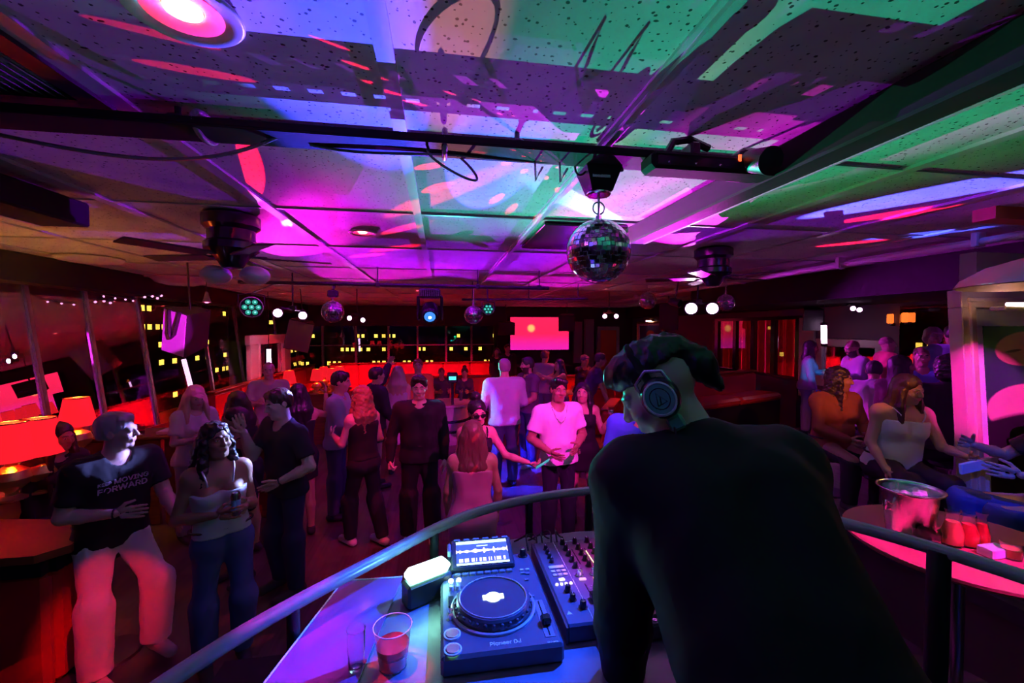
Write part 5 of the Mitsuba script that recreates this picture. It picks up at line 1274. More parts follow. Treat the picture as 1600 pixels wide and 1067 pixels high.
    if top:
        kind, tc = top[0], top[1]
        if kind in ('tee', 'shirt', 'jacket', 'polo'):
            sl_ = {'tee': {'uarm': (.72, .014)}, 'polo': {'uarm': (.72, .012)}}.get(kind, {})
            tags = ('tors', 'shld', 'uarm') if sl_ else ('tors', 'shld', 'uarm', 'farm')
            inf = .013 if kind != 'jacket' else .024
            ln = {'tee': -.035, 'polo': -.03, 'shirt': -.045, 'jacket': -.03}[kind]
            hem = [(W['pel'] + Rt * sg * (px_ + .0) - Up * .02 * H, W['pel'] + Rt * sg * px_ + Up * ln * H - Up * .012 * H, pr + inf + .01, pr + inf + .016, .05, True) for sg in (-1, 1)]
            garment(tags, inf, [(Sx(0, 0, ln), -Up)], sl_, 1.0, hem, {'tee': 'shirt', 'polo': 'shirt', 'shirt': 'shirt', 'jacket': 'jacket'}[kind], tc, .007 if near else .005, (.04, .02) if kind != 'jacket' else (.034, .03), seed=5)
            if kind in ('shirt', 'jacket', 'polo') and near:
                put(k0, 'collar', tube([W['neck'] + Rt * math.cos(a) * .043 * H * (1 + .1 * w) + Fw * (math.sin(a) * .043 + .006) * H + Up * (.012 - .012 * math.sin(a)) * H for a in np.linspace(.5 * math.pi + .45, 2.5 * math.pi - .45, 24)], .016 if kind == 'jacket' else .011, 8), cloth(tc), True)
        elif kind in ('tank', 'dress', 'bare', 'halter', 'corset'):
            cutz = {'tank': .255, 'dress': .24, 'bare': .225, 'halter': .26, 'corset': .215}[kind]
            if kind == 'dress':
                e_ = top[2] if len(top) > 2 else .6
                md = (W['hipL'] + W['hipR']) / 2; kd = (W['knL'] + W['knR']) / 2
                ex = [(W['hip' + s_], W['hip' + s_] + (W['kn' + s_] - W['hip' + s_]) * e_, .06 * q, .06 * q, .09, True) for s_ in 'LR'] + [(md, md + (kd - md) * e_, .058 * q, .064 * q, .06, True)]
                garment(('tors',), .009, [(Sx(0, 0, cutz), Up)], {}, 1.0, ex, 'dress', tc, .004)
            else:
                lo_z = top[2] if len(top) > 2 else .02
                garment(('tors',), .015, [(Sx(0, 0, cutz), Up), (Sx(0, 0, lo_z), -Up)], {}, 1.0, (), 'top', tc, .004)
            if near:
                for sg in (-1, 1):
                    a_, b_ = W['chest'] + Rt * sg * .042 * H + Fw * .07 * H + Up * .045 * H, W['chest'] + Rt * sg * .05 * H - Fw * .05 * H + Up * .06 * H
                    c_ = W['sh' + ('R' if sg > 0 else 'L')] - Rt * sg * .03 * H + Up * .03 * H
                    put(k0, 'strap', tube(spline([a_, (a_ + c_) / 2 + Fw * .03 * H + Up * .012 * H, c_, (b_ + c_) / 2 - Fw * .02 * H + Up * .008 * H, b_], 16), .0055, 6), cloth(tc), True)
    if shoes:
        for s_ in 'LR':
            f = feet[s_]
            G = Field(np.minimum(f[1], f[2]) - .09, np.maximum(f[1], f[2]) + .12, .012 if near == 2 else .016)
            G.cap(f[2], f[1], .026 * H, .023 * H, .02); G.cap(W['an' + s_], f[0], .024 * H, .025 * H, .02)
            G.cut(np.array([0, 0, base + .002]), (0, 0, -1)); G.cut(W['an' + s_] + np.array([0, 0, .015]), (0, 0, 1))
            g = G.mesh()
            if g is not None: put(k0, 'shoe', g, cloth(shoes), True)
    # ---- hair
    if hair and hair not in ('bald', 'stubble'):
        hst = (.013, .009, .0062)[near]
        Hh = Field(HC - .5, HC + .2, hst * 1.0) if hair in ('long', 'verylong', 'longcurly') else Field(HC - .2, HC + .25, hst)
        Hh.ell(hp_(0, -.024, .04), np.array([.088, .107, .092]) * hs_, RH, .02)
        if hair != 'djcut': Hh.ell(hp_(0, -.055, -.01), np.array([.08, .07, .085]) * hs_, RH, .03)
        vol = 1.0
        if hair == 'short':
            Hh.cap(hp_(-.04, .045, .085), hp_(.045, .04, .09), .022, .024, .03)
            Hh.cut(hp_(0, -.045, -.05), -RH[:, 2] + RH[:, 1] * .0)
        if hair == 'djcut':                 # long on top, shaved sides, a tuft at the back
            Hh.ell(hp_(0, .0, .075), np.array([.085, .112, .07]) * hs_, RH, .02)
            Hh.cut(hp_(0, 0, .052), U(-RH[:, 2] - RH[:, 1] * .12))
            Hh.cap(hp_(0, -.085, .075), hp_(.0, -.125, .01), .045, .04, .03); Hh.cap(hp_(.0, -.125, .01), hp_(.0, -.135, -.06), .04, .014, .02)
        if hair == 'quiff':
            Hh.cap(hp_(-.04, .07, .095), hp_(.045, .065, .11), .026, .03, .03)
            Hh.cut(hp_(0, -.045, -.045), -RH[:, 2])
        if hair in ('long', 'verylong', 'longcurly'):
            L_ = {'long': .3, 'verylong': .46, 'longcurly': .34}[hair]
            dn = U(np.array([0, 0, -1]) * .75 - Up * .25)
            for x in (-.075, -.045, 0, .045, .075):
                a = hp_(x, -.04 - .03 * (abs(x) < .06), -.02)
                b = a + dn * L_ * .5 - Fw * .03 * H * .5 + Rt * x * .35
                c = b + dn * L_ * .5 + Rt * x * .1 - Fw * .01
                Hh.cap(a, b, .042 * hs_, .045 * hs_, .035); Hh.cap(b, c, .045 * hs_, .02, .035)
            for sg in (-1, 1):
                a = hp_(sg * .078, .012, .0); b = a + dn * .14 + Fw * .01 + Rt * sg * .015; c = b + dn * (L_ - .12) + Fw * .035 + Rt * sg * .012
                Hh.cap(a, b, .025, .03, .02); Hh.cap(b, c, .03, .014, .02)
        if hair == 'bun':
            Hh.ell(hp_(0, -.05, .15), np.array([.052, .052, .048]) * hs_, RH, .01); Hh.cut(hp_(0, 0, -.07), -RH[:, 2])
        if hair == 'ponytail':
            Hh.ell(hp_(0, -.13, .05), np.array([.05, .055, .05]) * hs_, RH, .02); Hh.cap(hp_(0, -.14, .04), hp_(0, -.17, -.1), .04, .02, .02); Hh.cut(hp_(0, 0, -.06), -RH[:, 2], HC - .12 - .0, None)
        if hair == 'curly':
            Hh.ell(hp_(0, -.02, .06), np.array([.11, .12, .11]) * hs_, RH, .03); Hh.ell(hp_(0, -.05, -.02), np.array([.11, .09, .1]) * hs_, RH, .03)
        # clear the face
        Hh.ell(hp_(0, .1, -.035), np.array([.064, .085, .105]) * hs_, RH, .012, '-')
        if hair in ('short', 'quiff'):
            Hh.ell(hp_(0, .03, -.055), np.array([.12, .06, .05]) * hs_, RH, .01, '-')
        g = Hh.mesh()
        if g is not None:
            if hair in ('curly', 'longcurly'): rough(g, .014, (40, 40, 40), 4)
            else:
                rough(g, (.006 if near else .004) * (1.7 if hair == 'djcut' else 1), (70, 70, 12), 4)
            put(k0, 'hair', g, hair_mat(hair_col), True)
    if glasses:
        for sg in (-1, 1):
            put(k0, 'lens', move(ball((0, 0, 0), (.026, .006, .021), 2), tr(*hp_(sg * .032, .104, .002)) @ np.vstack([np.hstack([RH, np.zeros((3, 1))]), [0, 0, 0, 1]])), 'black_gloss', True)
        put(k0, 'spectacle_frame', tube([hp_(-.08, 0, .01), hp_(-.06, .1, .01), hp_(0, .108, .008), hp_(.06, .1, .01), hp_(.08, 0, .01)], .003), 'black_gloss', True)
    W.update(HC=HC, RH=RH, hp=hp_, Rt=Rt, Fw=Fw, Up=Up, key=k0, H=H)
    return W

_hm = {}
def hair_mat(c):
    key = 'hair_%02x%02x%02x' % tuple(int(255 * x) for x in c)
    if key not in _hm: _hm[key] = mat(key, base_color=c, roughness=.38, specular=.5)
    return key

def held_tube(W, s, r, h, up=None):
    """Where an upright cylinder gripped in hand s ('L' or 'R') stands: its bottom centre."""
    p = W['hand' + s]
    return p + W['hnor' + s] * (r * .5) - np.array([0, 0, h * .5])

def stool(W, label, base=0.0):
    c = W['pel'] - W['Fw'] * .07; z = c[2] - .072 * W['H']
    k = thing('bar_stool', label, 'stool')
    put(k, 'seat', lathe([(0, -.05), (.15, -.05), (.17, -.035), (.17, -.01), (.155, 0), (0, .0)], 28, (c[0], c[1], z)), 'black_gloss', 40)
    put(k, 'leg', cyl((c[0], c[1], base), (c[0], c[1], z - .04), .028), 'chrome')
    put(k, 'foot', lathe([(0, 0), (.19, 0), (.18, .015), (.04, .035), (0, .035)], 28, (c[0], c[1], base)), 'black_metal', 40)

# PEOPLE
def P_(px, py, d): return at(px, py, d)[:2]
DOWN = (((-.12, .02, -1), (.02, .15, -1)), ((.12, .02, -1), (-.02, .15, -1)))
SIT = (((-.12, 1, -.05), (0, -.05, -1)), ((.12, 1, -.05), (0, -.05, -1)))
WALK = (((-.04, .28, -1), (0, -.02, -1)), ((.05, -.1, -1), (0, -.35, -1)))
BLK, JEAN, WHT = (.014, .014, .016), (.05, .08, .22), (.72, .7, .7)
TAN, FAIR, BRN, DRK = (.5, .3, .2), (.66, .43, .34), (.32, .17, .1), (.16, .08, .05)

# the DJ
dj = person('DJ in black jacket and headphones bending over the mixer, back to the camera', P_(1028, 598, 1.16), 1.8, -3, .6, 'm', 1.13, (40, -3), (64, 32, 4),
            (((-.03, .0, -1), (.1, .25, -1)), ((.12, .35, -1), (-.1, .9, -.4))), (((-.06, .1, -1), (0, -.12, -1)), ((.06, .1, -1), (0, -.12, -1))), ('relax', 'relax'), (.62, .4, .31), 'djcut', (.015, .01, .01), ('jacket', (.011, .011, .012)), ('trousers', BLK), near=2)
hp = dj['hp']; RH = dj['RH']
k = thing('headphones', 'black over-ear headphones with a white-ringed ear cup on the DJ', 'headphones')
def side(sg):
    M = np.eye(4); M[:3, 0], M[:3, 1], M[:3, 2] = RH[:, 1] * sg, RH[:, 2], RH[:, 0] * sg; M[:3, 3] = hp(sg * .086, -.006, -.012)
    if np.linalg.det(M[:3, :3]) < 0: M[:3, 0] *= -1
    return M
for sg in (-1, 1):
    M = side(sg) @ np.diag([1, 1.12, 1, 1])
    put(k, 'ear_pad', move(lathe([(.02, -.008), (.042, -.008), (.047, .004), (.046, .018), (.02, .02)], 36), M), 'black_matt', 50)
    put(k, 'ear_cup', move(lathe([(.046, .016), (.047, .026), (.043, .042), (.037, .052), (0, .054)], 40), M), 'black_gloss', 40)
    put(k, 'cup_ring', move(lathe([(.0375, .051), (.0385, .056), (.0345, .0575), (.0335, .054)], 40), M), 'white_plastic', 40)
    put(k, 'cup_plate', move(lathe([(.033, .0545), (.033, .0555), (0, .0555)], 40), M), 'cup_green', 40)
    put(k, 'cup_emblem', [move(m, M @ tr(0, 0, .0555)) for m in (tube([(.023 * math.cos(a), .023 * math.sin(a), 0) for a in np.linspace(0, 2 * math.pi, 33)[:-1]], .0011, 6, True), tube([(-.012, -.012, 0), (-.002, .014, 0), (.012, -.012, 0), (-.012, -.012, 0)], .0013, 6), tube([(-.004, -.012, 0), (.003, .004, 0)], .0012, 6))], 'black_gloss', True)
    put(k, 'yoke', [move(tube([(-.042, .0, .02), (-.036, .05, .024), (0, .066, .012), (.036, .05, .024), (.042, .0, .02)], .0045), M)], 'steel', True)
    put(k, 'hinge', move(box(-.02, .02, -.078, -.046, .01, .034, .006), M), 'cup_green')
paint('cup_green', (.12, .4, .3), .3)
put(k, 'headband', tube([hp(.098 * math.cos(a), -.004 + .01 * math.sin(a), -.012 + .147 * math.sin(a) + .03 * abs(math.cos(a)) * math.sin(a)) for a in np.linspace(.12, math.pi - .12, 30)], .011, 10), 'black_matt', True)
a = hp(-.115, .0, -.08); b = dj['neck'] + dj['Fw'] * .16 - dj['Rt'] * .03
put(k, 'cable', tube(spline([a, a + np.array([.01, -.01, -.05]), (a + b) / 2 + np.array([.03, -.02, -.03]), b, b - np.array([0, 0, .2])], 24), .0035), 'black_plastic', True)

# left foreground
p2 = person('grey-haired man in black lettered T-shirt and white trousers perched by the bar', P_(186, 702, 2.92), 1.76, 236, 0, 'm', 1.1, (8, 0), (42, 2, 4),
            (((-.2, .25, -1), (.2, .85, -.35)), ((.22, -.1, -1), (-.72, .68, -.05))), (((-.12, .62, -.75), (0, -.1, -1)), ((.2, .45, -.9), (.02, .02, -1))), ('flat', 'flat'), FAIR, 'short', (.42, .4, .4), ('tee', BLK), ('wide', (.75, .72, .7)), (.5, .45, .42), near=2)
stool(p2, 'black bar stool under the grey-haired man in the lettered T-shirt')
c = p2['chest']; M = np.eye(4); M[:3, 0], M[:3, 1], M[:3, 2] = -p2['Rt'], p2['Up'], p2['Fw']; M[:3, 3] = c + p2['Fw'] * .128 + p2['Up'] * .03
put(p2['key'], 'shirt_print', [move(text('KEEP', .02, .006, True, .07), M @ tr(-.1, .028, -.006)), move(text('MOVING', .03, .006, True, .19), M @ tr(.045, .03, -.006)), move(text('FORWARD', .036, .006, True, .27), M @ tr(0, -.018, -.006))], cloth((.6, .45, .62)), False, label='pale lettering KEEP MOVING FORWARD')
put(p2['key'], 'wristband', tube([p2['wrR'] + .028 * (math.cos(a) * p2['hsidR'] + math.sin(a) * p2['hnorR']) for a in np.linspace(0, 2 * math.pi, 17)[:-1]], .006, 6, True), 'black_plastic', True)
p3 = person('woman in a glittering silver top and jeans holding a drink can at the left', P_(338, 692, 2.86), 1.64, 212, 0, 'f', 1.0, (0, 3), (18, -6, 0),
            (((-.18, .12, -1), (.25, .8, .32)), ((.3, .05, -1), (-.75, .6, .12))), (((-.05, .2, -1), (0, -.2, -1)), ((.08, .02, -1), (0, -.02, -1))), (('grip', (.8, .2, 0)), 'relax'), BRN, 'longcurly', (.015, .012, .016), ('corset', (.55, .55, .62), .03), ('jeans', JEAN), near=2)
p = p3['handL'] + p3['hnorL'] * .012
k = thing('drink_can', 'shiny slim drink can held by the woman in the silver top', 'can')
put(k, 'body', lathe([(0, 0), (.022, 0), (.027, .01), (.027, .125), (.022, .14), (.021, .142), (.02, .138), (0, .138)], 32, p - [0, 0, .06]), 'steel_bright', 50)
put(k, 'print_band', lathe([(.0273, .03), (.0273, .1)], 32, p - [0, 0, .06]), cloth((.2, .4, .7)), True)
p1 = person('dark silhouette of a long-haired woman before the big red lamps', P_(95, 694, 3.7), 1.62, 235, 0, 'f', 1.0, (10, 0), (20, 10, 0), None, (((-.1, .75, -.6), (0, -.1, -1)), ((.1, .75, -.6), (0, -.1, -1))), skin=BRN, hair='verylong', hair_col=(.03, .012, .01), top=('shirt', (.02, .012, .012)), bottom=('trousers', BLK), near=1)
stool(p1, 'black bar stool under the dark long-haired silhouette')
person('blonde woman in a white top with folded arms by the service counter', P_(306, 624, 4.65), 1.66, 228, 0, 'f', 1.02, (4, 0), (0, 14, 0), (((-.25, .25, -1), (.75, .6, .15)), ((.25, .25, -1), (-.8, .55, .1))), skin=FAIR, hair='long', hair_col=(.6, .45, .3), top=('tee', WHT), bottom=('jeans', (.4, .4, .45)), near=1)
person('dark-haired bare-shouldered woman with her back turned beside the blonde woman', P_(370, 634, 4.3), 1.64, 60, 0, 'f', 1.0, (3, -3), (-15, 5, 0), (((-.2, .3, -1), (.4, .8, .2)), ((.2, .2, -1), (-.2, .8, .3))), skin=TAN, hair='long', hair_col=(.03, .015, .012), top=('tank', BLK), bottom=('skirt', BLK, .6), near=1)
person('short black-haired woman in a halter top behind the silver-top woman', P_(366, 664, 3.9), 1.55, 150, 0, 'f', 1.0, (0, 0), (-40, 0, 0), (((-.3, .2, -1), (.5, .8, .1)), ((.2, .2, -1), (-.5, .8, .3))), skin=BRN, hair='short', hair_col=(.012, .01, .01), top=('halter', BLK), bottom=('skirt', BLK, .45), near=1)
p6 = person('man in black T-shirt with wristwatch resting one hand on his face', P_(434, 648, 3.6), 1.77, 140, 0, 'm', 1.04, (6, -6), (0, 12, 8),
            (((-.45, -.1, -1), (.75, .55, -.45)), ((.02, .55, -.85), (-.25, .42, 1))), (((-.06, .05, -1), (0, -.05, -1)), ((.06, .15, -1), (0, -.15, -1))), ('flat', 'flat'), FAIR, 'short', (.03, .015, .012), ('tee', (.016, .016, .022)), ('jeans', (.02, .025, .06)), near=2)
put(p6['key'], 'wristwatch', tube([p6['wrL'] + .029 * (math.cos(a) * p6['hsidL'] + math.sin(a) * p6['hnorL']) for a in np.linspace(0, 2 * math.pi, 17)[:-1]], .007, 6, True), 'black_plastic', True)
person('dark-haired woman in a black dress raising one arm', P_(466, 620, 4.75), 1.66, 20, 0, 'f', 1.0, (0, 0), (0, 0, 0), (((-.2, .2, -1), (.2, .6, .2)), ((.4, .5, -.2), (.0, .4, 1))), skin=TAN, hair='long', hair_col=(.012, .01, .012), top=('dress', BLK), near=1)
person('bald man lit pale blue and pink standing by the glaring light tube', P_(420, 600, 6.4), 1.78, 195, 0, 'm', 1.05, (0, 0), (0, 4, 0), (((-.3, .2, -1), (.6, .7, .1)), ((.3, .2, -1), (-.5, .7, .2))), skin=FAIR, hair='bald', top=('tee', (.55, .5, .5)), bottom=('trousers', BLK), near=1)
person('man in a pale lilac shirt facing the auburn-haired woman', P_(534, 600, 5.2), 1.76, 265, 0, 'm', 1.0, (4, 0), (0, 8, 0), (((-.2, .3, -1), (.4, .9, -.2)), ((.2, .3, -1), (-.3, .9, -.1))), skin=TAN, hair='short', hair_col=(.015, .012, .012), top=('shirt', (.42, .4, .5)), bottom=('jeans', (.06, .06, .12)), near=1)
person('auburn wavy-haired woman in black trousers and white shoes, from behind', P_(563, 626, 4.55), 1.68, 45, 0, 'f', .98, (2, 0), (15, 4, 0), (((-.2, .3, -1), (.2, .9, .2)), ((.25, -.05, -1), (-.55, .75, .1))), WALK, skin=FAIR, hair='longcurly', hair_col=(.3, .14, .08), top=('tank', BLK), bottom=('trousers', (.016, .016, .02)), shoes=(.6, .55, .55), near=1)
person('slim fair-haired woman in a long pale lavender dress, from behind', P_(622, 590, 6.8), 1.68, 0, 0, 'f', .95, (0, 0), (0, 0, 0), skin=FAIR, hair='long', hair_col=(.5, .36, .28), top=('dress', (.55, .5, .62), .95))
person('dark-jacketed man reaching his arm up towards the window band', P_(590, 596, 6.2), 1.72, 300, 0, 'm', 1.05, (4, 0), (0, 0, 0), (((-.4, .6, .25), (-.2, .5, .9)), ((.2, .2, -1), (-.2, .5, -.6))), skin=TAN, hair='short', top=('jacket', BLK), bottom=('shorts', (.03, .03, .04)))
person('man in an orange shirt standing behind the man in black', P_(653, 588, 7.6), 1.74, 180, 0, 'm', 1.08, skin=TAN, hair='short', hair_col=(.2, .08, .04), top=('shirt', (.75, .2, .05)), bottom=('trousers', BLK))
person('man all in black with open collar and half his face lit teal', P_(655, 621, 4.6), 1.77, 182, 0, 'm', 1.1, (2, 0), (0, 6, 0), (((-.22, -.02, -1), (-.02, .15, -1)), ((.32, .0, -1), (.05, .35, -1))), (((-.09, .02, -1), (-.02, 0, -1)), ((.07, .06, -1), (.02, -.02, -1))), ('relax', 'fist'), FAIR, 'quiff', (.03, .018, .015), ('shirt', (.012, .012, .016)), ('wide', (.012, .014, .016)), (.6, .55, .55), near=2)
person('woman in mauve dress with very long straight brown hair, from behind', P_(738, 697, 3.42), 1.54, -4, 0, 'f', 1.05, (4, 0), (0, 12, 0), (((-.22, .1, -1), (-.02, .4, -1)), ((.25, .1, -1), (.0, .4, -1))), skin=TAN, hair='verylong', hair_col=(.16, .07, .06), top=('dress', (.5, .2, .34), .8), near=2)
p16 = person('woman with hair bun, round sunglasses and choker holding out a phone', P_(746, 648, 4.05), 1.6, 190, 0, 'f', .98, (5, -4), (0, 12, 5), (((-.45, .35, -.8), (-.62, .6, -.15)), ((.2, .1, -1), (-.2, .6, -.4))), hand=(('grip', (0, 0, 1)), 'relax'), skin=TAN, hair='bun', hair_col=(.015, .01, .012), top=('halter', BLK), bottom=('skirt', BLK, .6), near=2, glasses=True)
put(p16['key'], 'choker', tube([p16['neck'] + p16['Rt'] * math.cos(a) * .055 + p16['Fw'] * (math.sin(a) * .055 + .012) + p16['Up'] * .045 for a in np.linspace(0, 2 * math.pi, 25)[:-1]], .008, 6, True), 'black_matt', True)
p = p16['handL'] + p16['hdirL'] * .05
one('phone', 'glowing teal phone held out by the woman in sunglasses', 'phone', move(box(-.036, .036, -.075, .075, -.004, .004, .003), tr(*p) @ rot(70, Z) @ rot(-35, X)), 'black_gloss', **glow((.05, .6, .7), .5, 0))
tee = person('smiling man in oversized white T-shirt and neck chain clasping his hands', P_(873, 612, 4.5), 1.75, 184, 0, 'm', 1.08, (3, 3), (0, 2, -6), (((-.34, .02, -1), (.5, .72, -.22)), ((.36, .02, -1), (-.5, .72, -.32))), hand=('relax', 'relax'), skin=BRN, hair='quiff', hair_col=(.014, .01, .012), top=('tee', (.85, .83, .84)), bottom=('jeans', (.02, .02, .035)), near=2)
put(tee['key'], 'neck_chain', tube(spline([tee['neck'] + tee['Rt'] * x * .085 + tee['Fw'] * (.085 + .055 * z) + tee['Up'] * (.03 - .16 * z) for x, z in ((-1, 0), (-.8, .45), (-.35, .9), (0, 1.02), (.35, .9), (.8, .45), (1, 0))], 40), .003, 6), 'chrome', True)
p18 = person('bare-armed woman in black raising a drink beside the white T-shirt man', P_(910, 638, 5.15), 1.62, 165, 0, 'f', 1.0, (0, 0), (-10, 0, 0), (((-.35, .2, -1), (-.3, .55, .75)), ((.2, .1, -1), (-.2, .6, -.3))), hand=(('grip', (.7, .3, 0)), 'relax'), skin=TAN, hair='long', hair_col=(.012, .01, .012), top=('tank', BLK), bottom=('skirt', BLK, .6), near=1)
p = p18['handL'] - [0, 0, .05]
tumbler(p, .12, .034, 'blue-lit drink in the hand of the woman beside the white T-shirt man', None, 'bottle_violet', .7)
person('broad grey-haired man in a pale blue shirt, from behind', P_(788, 578, 6.25), 1.84, 8, 0, 'm', 1.22, (0, 0), (-10, 0, 0), (((-.28, .05, -1), (.3, .8, -.3)), ((.28, .05, -1), (-.25, .85, -.3))), skin=FAIR, hair='short', hair_col=(.3, .28, .28), top=('shirt', (.5, .52, .68)), bottom=('jeans', (.06, .07, .16)), near=1)
p20 = person('bearded man in dark purple polo shirt, in profile, by the pale blue shirt', P_(823, 577, 7.15), 1.8, 110, 0, 'm', 1.15, (0, 0), (-15, 5, 0), (((-.2, .2, -1), (.3, .8, -.5)), ((.2, .2, -1), (-.3, .8, -.4))), skin=TAN, hair='short', hair_col=(.04, .03, .03), top=('polo', (.12, .06, .13)), bottom=('jeans', (.04, .05, .1)), shoes=(.5, .5, .55), near=1, beard=(.06, .03, .025))
p = (p20['handL'] + p20['handR']) / 2
one('folded_jacket', 'folded bright blue garment over the arm of the bearded man', 'jacket', rough(box(p[0] - .1, p[0] + .12, p[1] - .12, p[1] + .08, p[2] - .3, p[2] + .02, .04).subdivide().subdivide(), .02, (9, 9, 9)), cloth((.08, .3, .6)), True)
s_1 = person('seated woman with tied-back hair in a dark lanyard top behind the cocktail table', P_(726, 594, 10.75), 1.68, 175, 0, 'f', 1.0, (0, 0), (0, 5, 0), (((-.2, .4, -1), (.3, .8, .1)), ((.2, .4, -1), (-.3, .8, .1))), SIT, skin=FAIR, hair='bun', hair_col=(.08, .05, .04), top=('shirt', (.06, .06, .12)), bottom=('trousers', BLK))
stool(s_1, 'black bar stool under the seated woman with the lanyard', 0)
s_2 = person('seated bald man leaning back next to the woman with the lanyard', P_(690, 596, 10.75), 1.7, 190, 0, 'm', 1.05, (-8, 0), (0, 0, 0), (((-.2, .4, -1), (.3, .8, .1)), ((.2, .4, -1), (-.3, .8, .1))), SIT, skin=TAN, hair='stubble', top=('tee', (.07, .07, .1)), bottom=('trousers', BLK))
stool(s_2, 'black bar stool under the seated bald man', 0)
person('man in lilac polo shirt in the embracing couple', P_(852, 560, 9.2), 1.82, 320, 0, 'm', 1.05, (2, 0), (0, 10, 0), (((-.2, .3, -1), (.5, .8, .1)), ((.2, .1, -1), (-.4, .6, -.4))), skin=TAN, hair='short', hair_col=(.05, .03, .03), top=('polo', (.42, .38, .52)), bottom=('jeans', (.15, .17, .3)))
person('dark-haired bare-armed woman in the embracing couple', P_(873, 571, 8.7), 1.66, 110, 0, 'f', 1.0, (4, 0), (0, -5, 0), (((-.2, .8, -.2), (.5, .7, .3)), ((.2, .8, -.3), (-.4, .7, .3))), skin=FAIR, hair='long', hair_col=(.012, .01, .012), top=('tank', (.2, .15, .2)), bottom=('skirt', (.05, .05, .15), .7))
person('red-rimmed dark figure with long hair standing left of the red screen', P_(776, 551, 13.0), 1.7, 170, 0, 'f', 1.0, skin=TAN, hair='long', hair_col=(.05, .02, .02), top=('shirt', (.03, .02, .03)), bottom=('trousers', BLK))
person('taller red-rimmed dark man next to the long-haired figure left of the red screen', P_(793, 547, 12.8), 1.82, 190, 0, 'm', 1.05, skin=TAN, hair='short', hair_col=(.05, .02, .02), top=('shirt', (.03, .02, .03)), bottom=('trousers', BLK))
person('dark-clothed person with blue-lit hair by the black wall right of the red screen', P_(914, 563, 9.6), 1.7, 200, 0, 'f', 1.0, (8, 0), (0, 15, 0), skin=TAN, hair='short', hair_col=(.06, .07, .14), top=('shirt', BLK), bottom=('trousers', BLK))
person('man in dark violet shirt leaning straight-armed on the lamp bar', P_(939, 548, 8.3), 1.86, 255, 0, 'm', 1.1, (24, 0), (0, 8, 0), (((-.25, .45, -1), (-.1, .3, -1)), ((.3, .3, -1), (.1, .3, -1))), skin=TAN, hair='short', hair_col=(.02, .015, .02), top=('tee', (.07, .05, .13)), bottom=('trousers', BLK))
person('guest in a bright blue hooded jacket half hidden behind the DJ headphones', P_(1000, 603, 3.6), 1.8, 150, 0, 'm', 1.05, (4, 0), (0, 20, 0), (((-.2, .2, -1), (.3, .8, .1)), ((.2, .2, -1), (-.3, .6, -.4))), skin=TAN, hair='short', hair_col=(.02, .015, .02), top=('jacket', (.05, .2, .75)), bottom=('trousers', (.5, .06, .1)), near=1)
person('guest in a violet shirt seen between the DJ chin and the blue jacket', P_(1040, 612, 4.4), 1.7, 190, 0, 'm', 1.05, skin=TAN, hair='short', top=('shirt', (.45, .15, .6)), bottom=('trousers', BLK), near=1)

# the terrace on the right
B6 = .6
s_3 = person('seated dark-haired woman in a brown top with orange-lit face on the terrace', P_(1312, 600, 4.3), 1.68, 175, B6, 'f', 1.22, (6, 0), (45, 4, 0), (((-.25, .3, -1), (.6, .7, -.2)), ((.25, .3, -1), (-.6, .7, -.3))), SIT, skin=BRN, hair='longcurly', hair_col=(.012, .01, .01), top=('shirt', (.2, .06, .03)), bottom=('trousers', BLK), near=2, belly=.03)
stool(s_3, 'black bar stool under the seated woman in the brown top', B6)
r2 = person('seated woman in a white tank top holding a flat white box on the terrace', P_(1420, 607, 3.6), 1.68, 165, B6, 'f', 1.2, (8, -4), (18, 12, 6), (((-.2, .45, -1), (.1, 1, -.05)), ((.3, .05, -1), (-.1, .6, -.8))), SIT, ('grip', 'relax'), TAN, 'long', (.03, .015, .012), ('tank', (.72, .68, .7), -.01), ('trousers', BLK), near=2, belly=.03)
stool(r2, 'black bar stool under the woman in the white tank top', B6)
p = r2['handL'] + r2['hdirL'] * .02
one('menu_box', 'flat white box in the hand of the woman in the white tank top', 'box', move(box(-.19, .15, -.012, .012, -.04, .04, .004), tr(*(p + [.05, 0, -.02])) @ rot(-8, Y)), 'paper_white', False)
s_5 = person('dark-haired woman with an orange-lit profile right behind the white tank top woman', P_(1410, 578, 4.9), 1.78, 290, B6, 'f', 1.0, (2, 0), (-58, 0, 0), None, SIT, skin=BRN, hair='verylong', hair_col=(.01, .008, .01), top=('shirt', (.05, .02, .02)), bottom=('trousers', BLK), near=1)
stool(s_5, 'black bar stool under the dark-haired woman behind the white tank top', B6)
s_6 = person('man with a cyan-lit face in a blue T-shirt among the terrace crowd', P_(1440, 562, 5.7), 1.86, 140, B6, 'm', 1.15, (0, 0), (0, 0, 0), None, SIT, skin=TAN, hair='stubble', top=('tee', (.15, .3, .6)), bottom=('trousers', BLK), near=1)
stool(s_6, 'black bar stool under the man with the cyan-lit face', B6)
s_7 = person('man in white shirt leaning forward on the terrace, back to the camera', P_(1366, 570, 5.5), 1.72, 310, B6, 'm', 1.05, (26, 0), (0, 15, 0), None, SIT, skin=TAN, hair='short', hair_col=(.03, .015, .03), top=('shirt', (.6, .5, .62)), bottom=('trousers', BLK), near=1)
stool(s_7, 'black bar stool under the man in the white shirt', B6)
person('bearded man in a mauve shirt looking down in front of the right mirror', P_(1331, 545, 6.2), 1.52, 75, B6, 'm', 1.05, (8, 0), (0, 18, 0), (((-.2, .3, -1), (.3, .9, .2)), ((.2, .3, -1), (-.3, .9, .2))), skin=TAN, hair='stubble', top=('shirt', (.35, .3, .45)), bottom=('jeans', (.05, .1, .4)), near=1, beard=(.05, .03, .03))
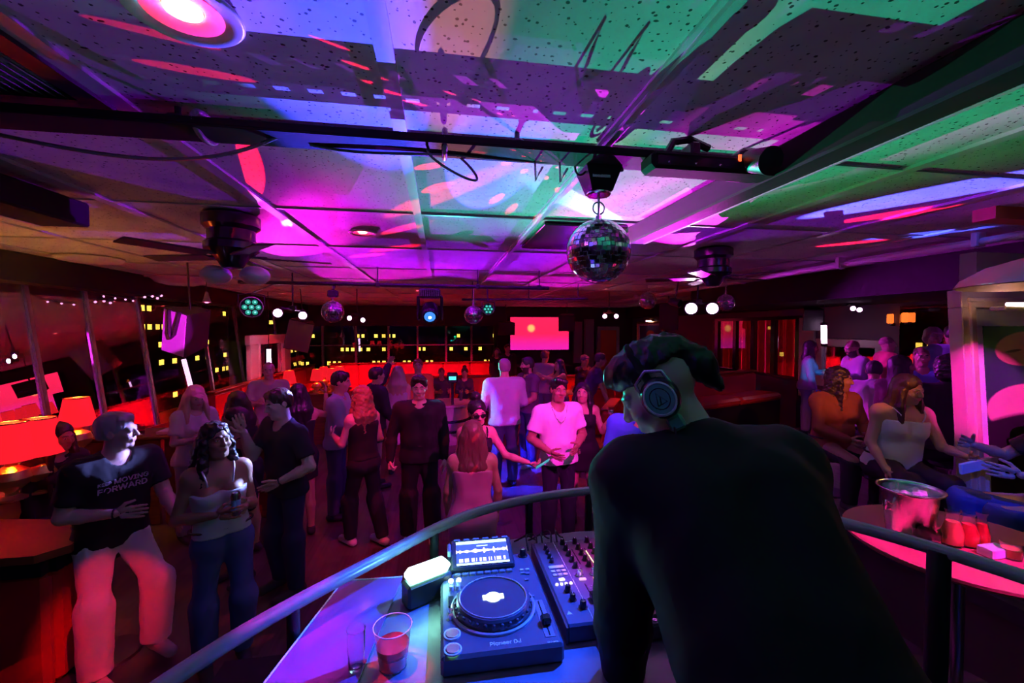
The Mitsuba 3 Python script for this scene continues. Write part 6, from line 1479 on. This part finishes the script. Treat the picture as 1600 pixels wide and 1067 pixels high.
r7 = person('dark-clothed guest with a bright blue bag at the left end of the terrace', P_(1268, 552, 6.9), 1.48, 225, B6, 'f', 1.0, (4, 0), (0, 8, 0), (((-.2, .4, -1), (.1, .9, .1)), ((.2, .1, -1), (0, .3, -1))), skin=TAN, hair='long', hair_col=(.03, .02, .03), top=('shirt', (.3, .2, .35)), bottom=('trousers', (.2, .15, .3)))
p = r7['wrR']
k = thing('hand_bag', 'bright blue bag hanging from the arm of a terrace guest', 'bag')
put(k, 'pouch', rough(box(p[0] - .1, p[0] + .1, p[1] - .14, p[1] - .04, p[2] - .42, p[2] - .16, .05).subdivide().subdivide(), .012, (9, 9, 9)), cloth((.06, .3, .75)), True)
put(k, 'handle', tube([(p[0] - .06, p[1] - .09, p[2] - .2), (p[0] - .03, p[1] - .06, p[2] - .02), (p[0] + .03, p[1] - .06, p[2] - .02), (p[0] + .06, p[1] - .09, p[2] - .2)], .008), cloth((.06, .3, .75)), True)
person('crop-haired man with a pink-red jacket in the terrace crowd', P_(1387, 540, 6.3), 1.56, 240, B6, 'm', 1.1, skin=FAIR, hair='stubble', top=('jacket', (.6, .12, .15)), bottom=('trousers', BLK))
person('woman with pale curly hair at the back of the terrace crowd', P_(1458, 534, 6.4), 1.66, 140, B6, 'f', 1.0, skin=FAIR, hair='curly', hair_col=(.5, .35, .4), top=('shirt', (.5, .35, .45)), bottom=('trousers', BLK))
person('man with blue-white lit shoulders in the terrace crowd, back turned', P_(1487, 527, 6.0), 1.72, 320, B6, 'm', 1.1, skin=TAN, hair='short', top=('shirt', (.3, .4, .65)), bottom=('trousers', BLK))
s_8 = person('big bushy-haired man in black on the terrace, back to the camera', P_(1482, 586, 4.25), 1.82, 315, B6, 'm', 1.35, (14, 0), (0, 10, 0), None, SIT, skin=TAN, hair='curly', hair_col=(.008, .008, .008), top=('jacket', (.01, .01, .01)), bottom=('trousers', BLK), near=1)
stool(s_8, 'black bar stool under the big bushy-haired man in black', B6)
r12 = person('guest in black top and blue jeans sitting before the big portrait', P_(1685, 610, 2.75), 1.72, 66, B6, 'f', 1.1, (-6, 0), (0, 0, 0), (((-.2, .5, -.8), (.2, .9, .1)), ((.4, .5, -.6), (-.3, .9, .3))), (((-.15, 1, .05), (0, .1, -1)), ((.25, 1, .0), (0, -.1, -1))), skin=TAN, hair='long', hair_col=(.02, .012, .01), top=('tee', BLK), bottom=('jeans', (.05, .08, .3)), near=2)

stool(r12, 'black bar stool under the guest in blue jeans before the portrait', B6)
for _k in [k for k in scene if k.endswith('_light') or k.endswith('_beam')]:
    if scene[_k].get('type') in ('spot', 'point') and _k not in labels: pass
